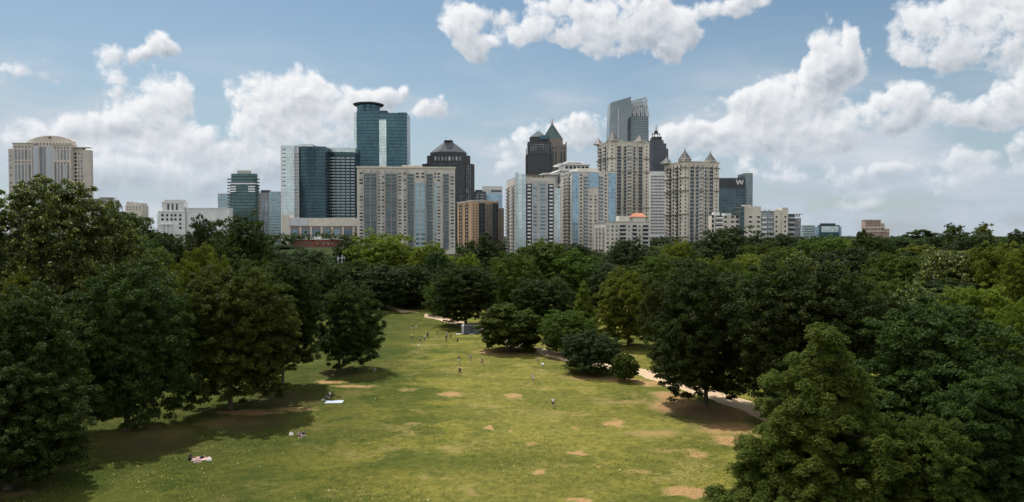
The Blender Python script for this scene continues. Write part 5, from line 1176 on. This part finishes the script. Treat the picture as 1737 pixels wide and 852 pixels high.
person(780, 637, 'wide', 175, 'black', 'black', 'person dressed all in black with legs apart, nearest of the middle players', 'long', group=G1)
person(778.5, 617, 'raise', 30, 'black', 'white', 'person in black top and white shorts just beyond the one all in black', group=G1)
person(798, 614, 'hips', -30, 'grey', 'tan', 'person in grey top and khaki shorts between the white shorts and the white cap', group=G1)
person(818, 620, 'stand', 20, 'tan', 'tan', 'person with a white cap and tan clothes, right one of the middle players', hair='white', group=G1)
person(698.5, 561, 'stand', 0, 'black', 'white', 'person in black top and white shorts, farthest left of the far players', group=G2)
person(706, 560, 'bend', 60, 'white', 'white', 'person all in white bending over, far left of the far players', group=G2)
person(698, 577, 'walk', 20, 'yellow', 'black', 'person in yellow top and black shorts at the left of the far players', group=G2)
person(712.5, 582, 'bend', -40, 'white', 'black', 'person in white top and black shorts crouching forward, nearest of the far players', group=G2)
person(720, 579, 'stand', 15, 'white', 'navy', 'person in white top and navy trousers beside the crouching one', 'long', group=G2)
person(725.5, 574, 'stand', 200, 'navy', 'black', 'dark clothed person standing behind the white top and navy trousers', 'long', skin='skin_dark', group=G2)
person(742, 571, 'walk', -70, 'navy', 'tan', 'person in navy top and khaki trousers walking alone in the middle of the far players', 'long', group=G2)
person(757, 580, 'wide', 190, 'black', 'black', 'dark clothed person standing before the white capped one', 'long', skin='skin_dark', group=G2)
person(758.5, 574, 'stand', 0, 'grey', 'grey', 'person with white cap partly hidden behind the dark clothed one', hair='white', group=G2)
person(764, 576, 'run', 75, 'black', 'navy', 'dark clothed person leaning into a run right of the white cap', 'long', group=G2)
person(776, 583, 'run', 60, 'navy', 'black', 'dark clothed person lunging, rightmost of the far players', 'long', group=G2)
person(560, 672, 'sit', -120, 'white', 'black', 'person in white shirt sitting at the shade edge above the pale blanket', 'long')
person(553, 675, 'sit', 60, 'black', 'grey', 'person in black shirt sitting in the shade facing the white shirted one', 'long')
person(507, 741, 'sit', 30, 'grey', 'black', 'person in grey sitting in the tip of the second tree shadow, left of two')
person(515, 741, 'sit', -20, 'navy', 'white', 'person in navy sitting in the tip of the second tree shadow, right of two')
person(341, 778, 'lie', 12, 'pink', 'black', 'person in pink lying on a towel in the nearest tree shadow on the left')
person(322, 780, 'sit', 70, 'black', 'black', 'person in black sitting left of the lying one in the nearest tree shadow', skin='skin_dark')
person(636, 630, 'sit', 0, 'grey', 'black', 'person sitting alone in the shadow of the small round oak')
fc_ = ['white', 'red', 'black', 'navy', 'pink', 'white', 'yellow', 'grey', 'black']; fx_ = [662, 669, 675, 683, 694, 699, 704, 709, 716]
for i, (c_, x_) in enumerate(zip(fc_, fx_)):
    nm_ = {'white': 'a white', 'red': 'a red', 'black': 'a black', 'navy': 'a navy', 'pink': 'a pink', 'yellow': 'a yellow', 'grey': 'a grey'}[c_]
    side_ = 'left of' if x_ < 690 else 'right of'
    person(x_, 523.5 - (i % 3), 'stand' if i % 2 else 'hips', i * 47, c_, 'black' if i % 2 else 'grey', f'person in {nm_} top under the far trees, {side_} the central trunks', group=G3)

def lawn_thing(name, x, y, rz, label, cat):
    g0 = ground(x, y); return tag(link(name, None, loc=(g0.x, g0.y, 0), rz=R(rz)), label, cat)
def sheet(name, root, w, d, m, z=.03, cell=.12):
    nx, ny = int(w / cell), int(d / cell); rr = random.Random(4); v = []; 
    hgt = [[rr.uniform(0, .035) for _ in range(nx + 1)] for _ in range(ny + 1)]
    for lay in (1, 0):
        for j in range(ny + 1):
            for i in range(nx + 1): v.append((-w / 2 + w * i / nx, -d / 2 + d * j / ny, z + hgt[j][i] if lay else z - .012))
    N_ = (nx + 1) * (ny + 1); f_ = []
    for j in range(ny):
        for i in range(nx):
            a = j * (nx + 1) + i; f_.append((a, a + 1, a + nx + 2, a + nx + 1)); f_.append((N_ + a + nx + 1, N_ + a + nx + 2, N_ + a + 1, N_ + a))
    return link(name, mesh_np(name, v, f_, CM[m]), root)
r_ = lawn_thing('blanket', 567, 682, 4, 'pale blue picnic blanket spread on the grass below the seated pair', 'blanket'); sheet('cloth', r_, 2.9, 1.9, 'blue')
r_ = lawn_thing('towel', 341, 779, 12, 'pinkish towel beneath the person lying in the nearest tree shadow', 'towel'); sheet('cloth', r_, 2.2, 1.0, 'pink', .01)
def blob_bag(name, x, y, s, m, label, cat='bag'):
    r = lawn_thing(name, x, y, 20, label, cat)
    q = Mb(); q.prism([(-s, -s * .6), (s, -s * .6), (s * 1.05, s * .6), (-s * 1.05, s * .6)], 0, s * .9, [(-s * .7, -s * .35), (s * .7, -s * .35), (s * .7, s * .35), (-s * .7, s * .35)])
    link('bag_body', q.mesh('bag_body', CM[m]), r); q = Mb(); q.prism([(-s * .4, -.03), (-s * .3, -.03), (-s * .3, .03), (-s * .4, .03)], s * .903, s * 1.2); q.prism([(s * .3, -.03), (s * .4, -.03), (s * .4, .03), (s * .3, .03)], s * .903, s * 1.2); q.prism([(-s * .4, -.03), (s * .4, -.03), (s * .4, .03), (-s * .4, .03)], s * 1.203, s * 1.3)
    link('handle', q.mesh('handle', CM[m]), r); return r
blob_bag('duffel_bag', 355, 781, .28, 'white', 'white bag on the grass at the feet of the lying person')
blob_bag('duffel_bag', 335, 784, .42, 'pink', 'pinkish bag lying just below the towel in the nearest tree shadow')
blob_bag('backpack', 494, 738, .3, 'white', 'white bag in the second tree shadow left of the seated pair')
blob_bag('backpack', 548, 680, .32, 'grey', 'grey bag in the shade left of the pale blanket')
blob_bag('cooler_bag', 710, 586, .25, 'white', 'white bag on the lawn by the feet of the crouching player')
def ball(name, x, y, r, m, label, cat='ball'):
    g0 = ground(x, y); bm = bmesh.new(); bmesh.ops.create_icosphere(bm, subdivisions=2, radius=r); me = bpy.data.meshes.new(name); bm.to_mesh(me); bm.free(); me.materials.append(CM[m])
    o = link(name, me, loc=(g0.x, g0.y, r)); tag(o, label, cat)
ball('ball', 921, 621, .32, 'white', 'small white ball on the grass beside the path shade')
h_ = bg.location; q = Mb(); q.prism([(-.2, -.14), (.2, -.14), (.2, .02), (-.2, .02)], .78, 1.02)
o = link('shoulder_bag', q.mesh('shoulder_bag', CM['white']), loc=(h_.x + .02, h_.y - .14, h_.z)); tag(o, 'small white bag held at the waist of the person in the pinkish top', 'bag')
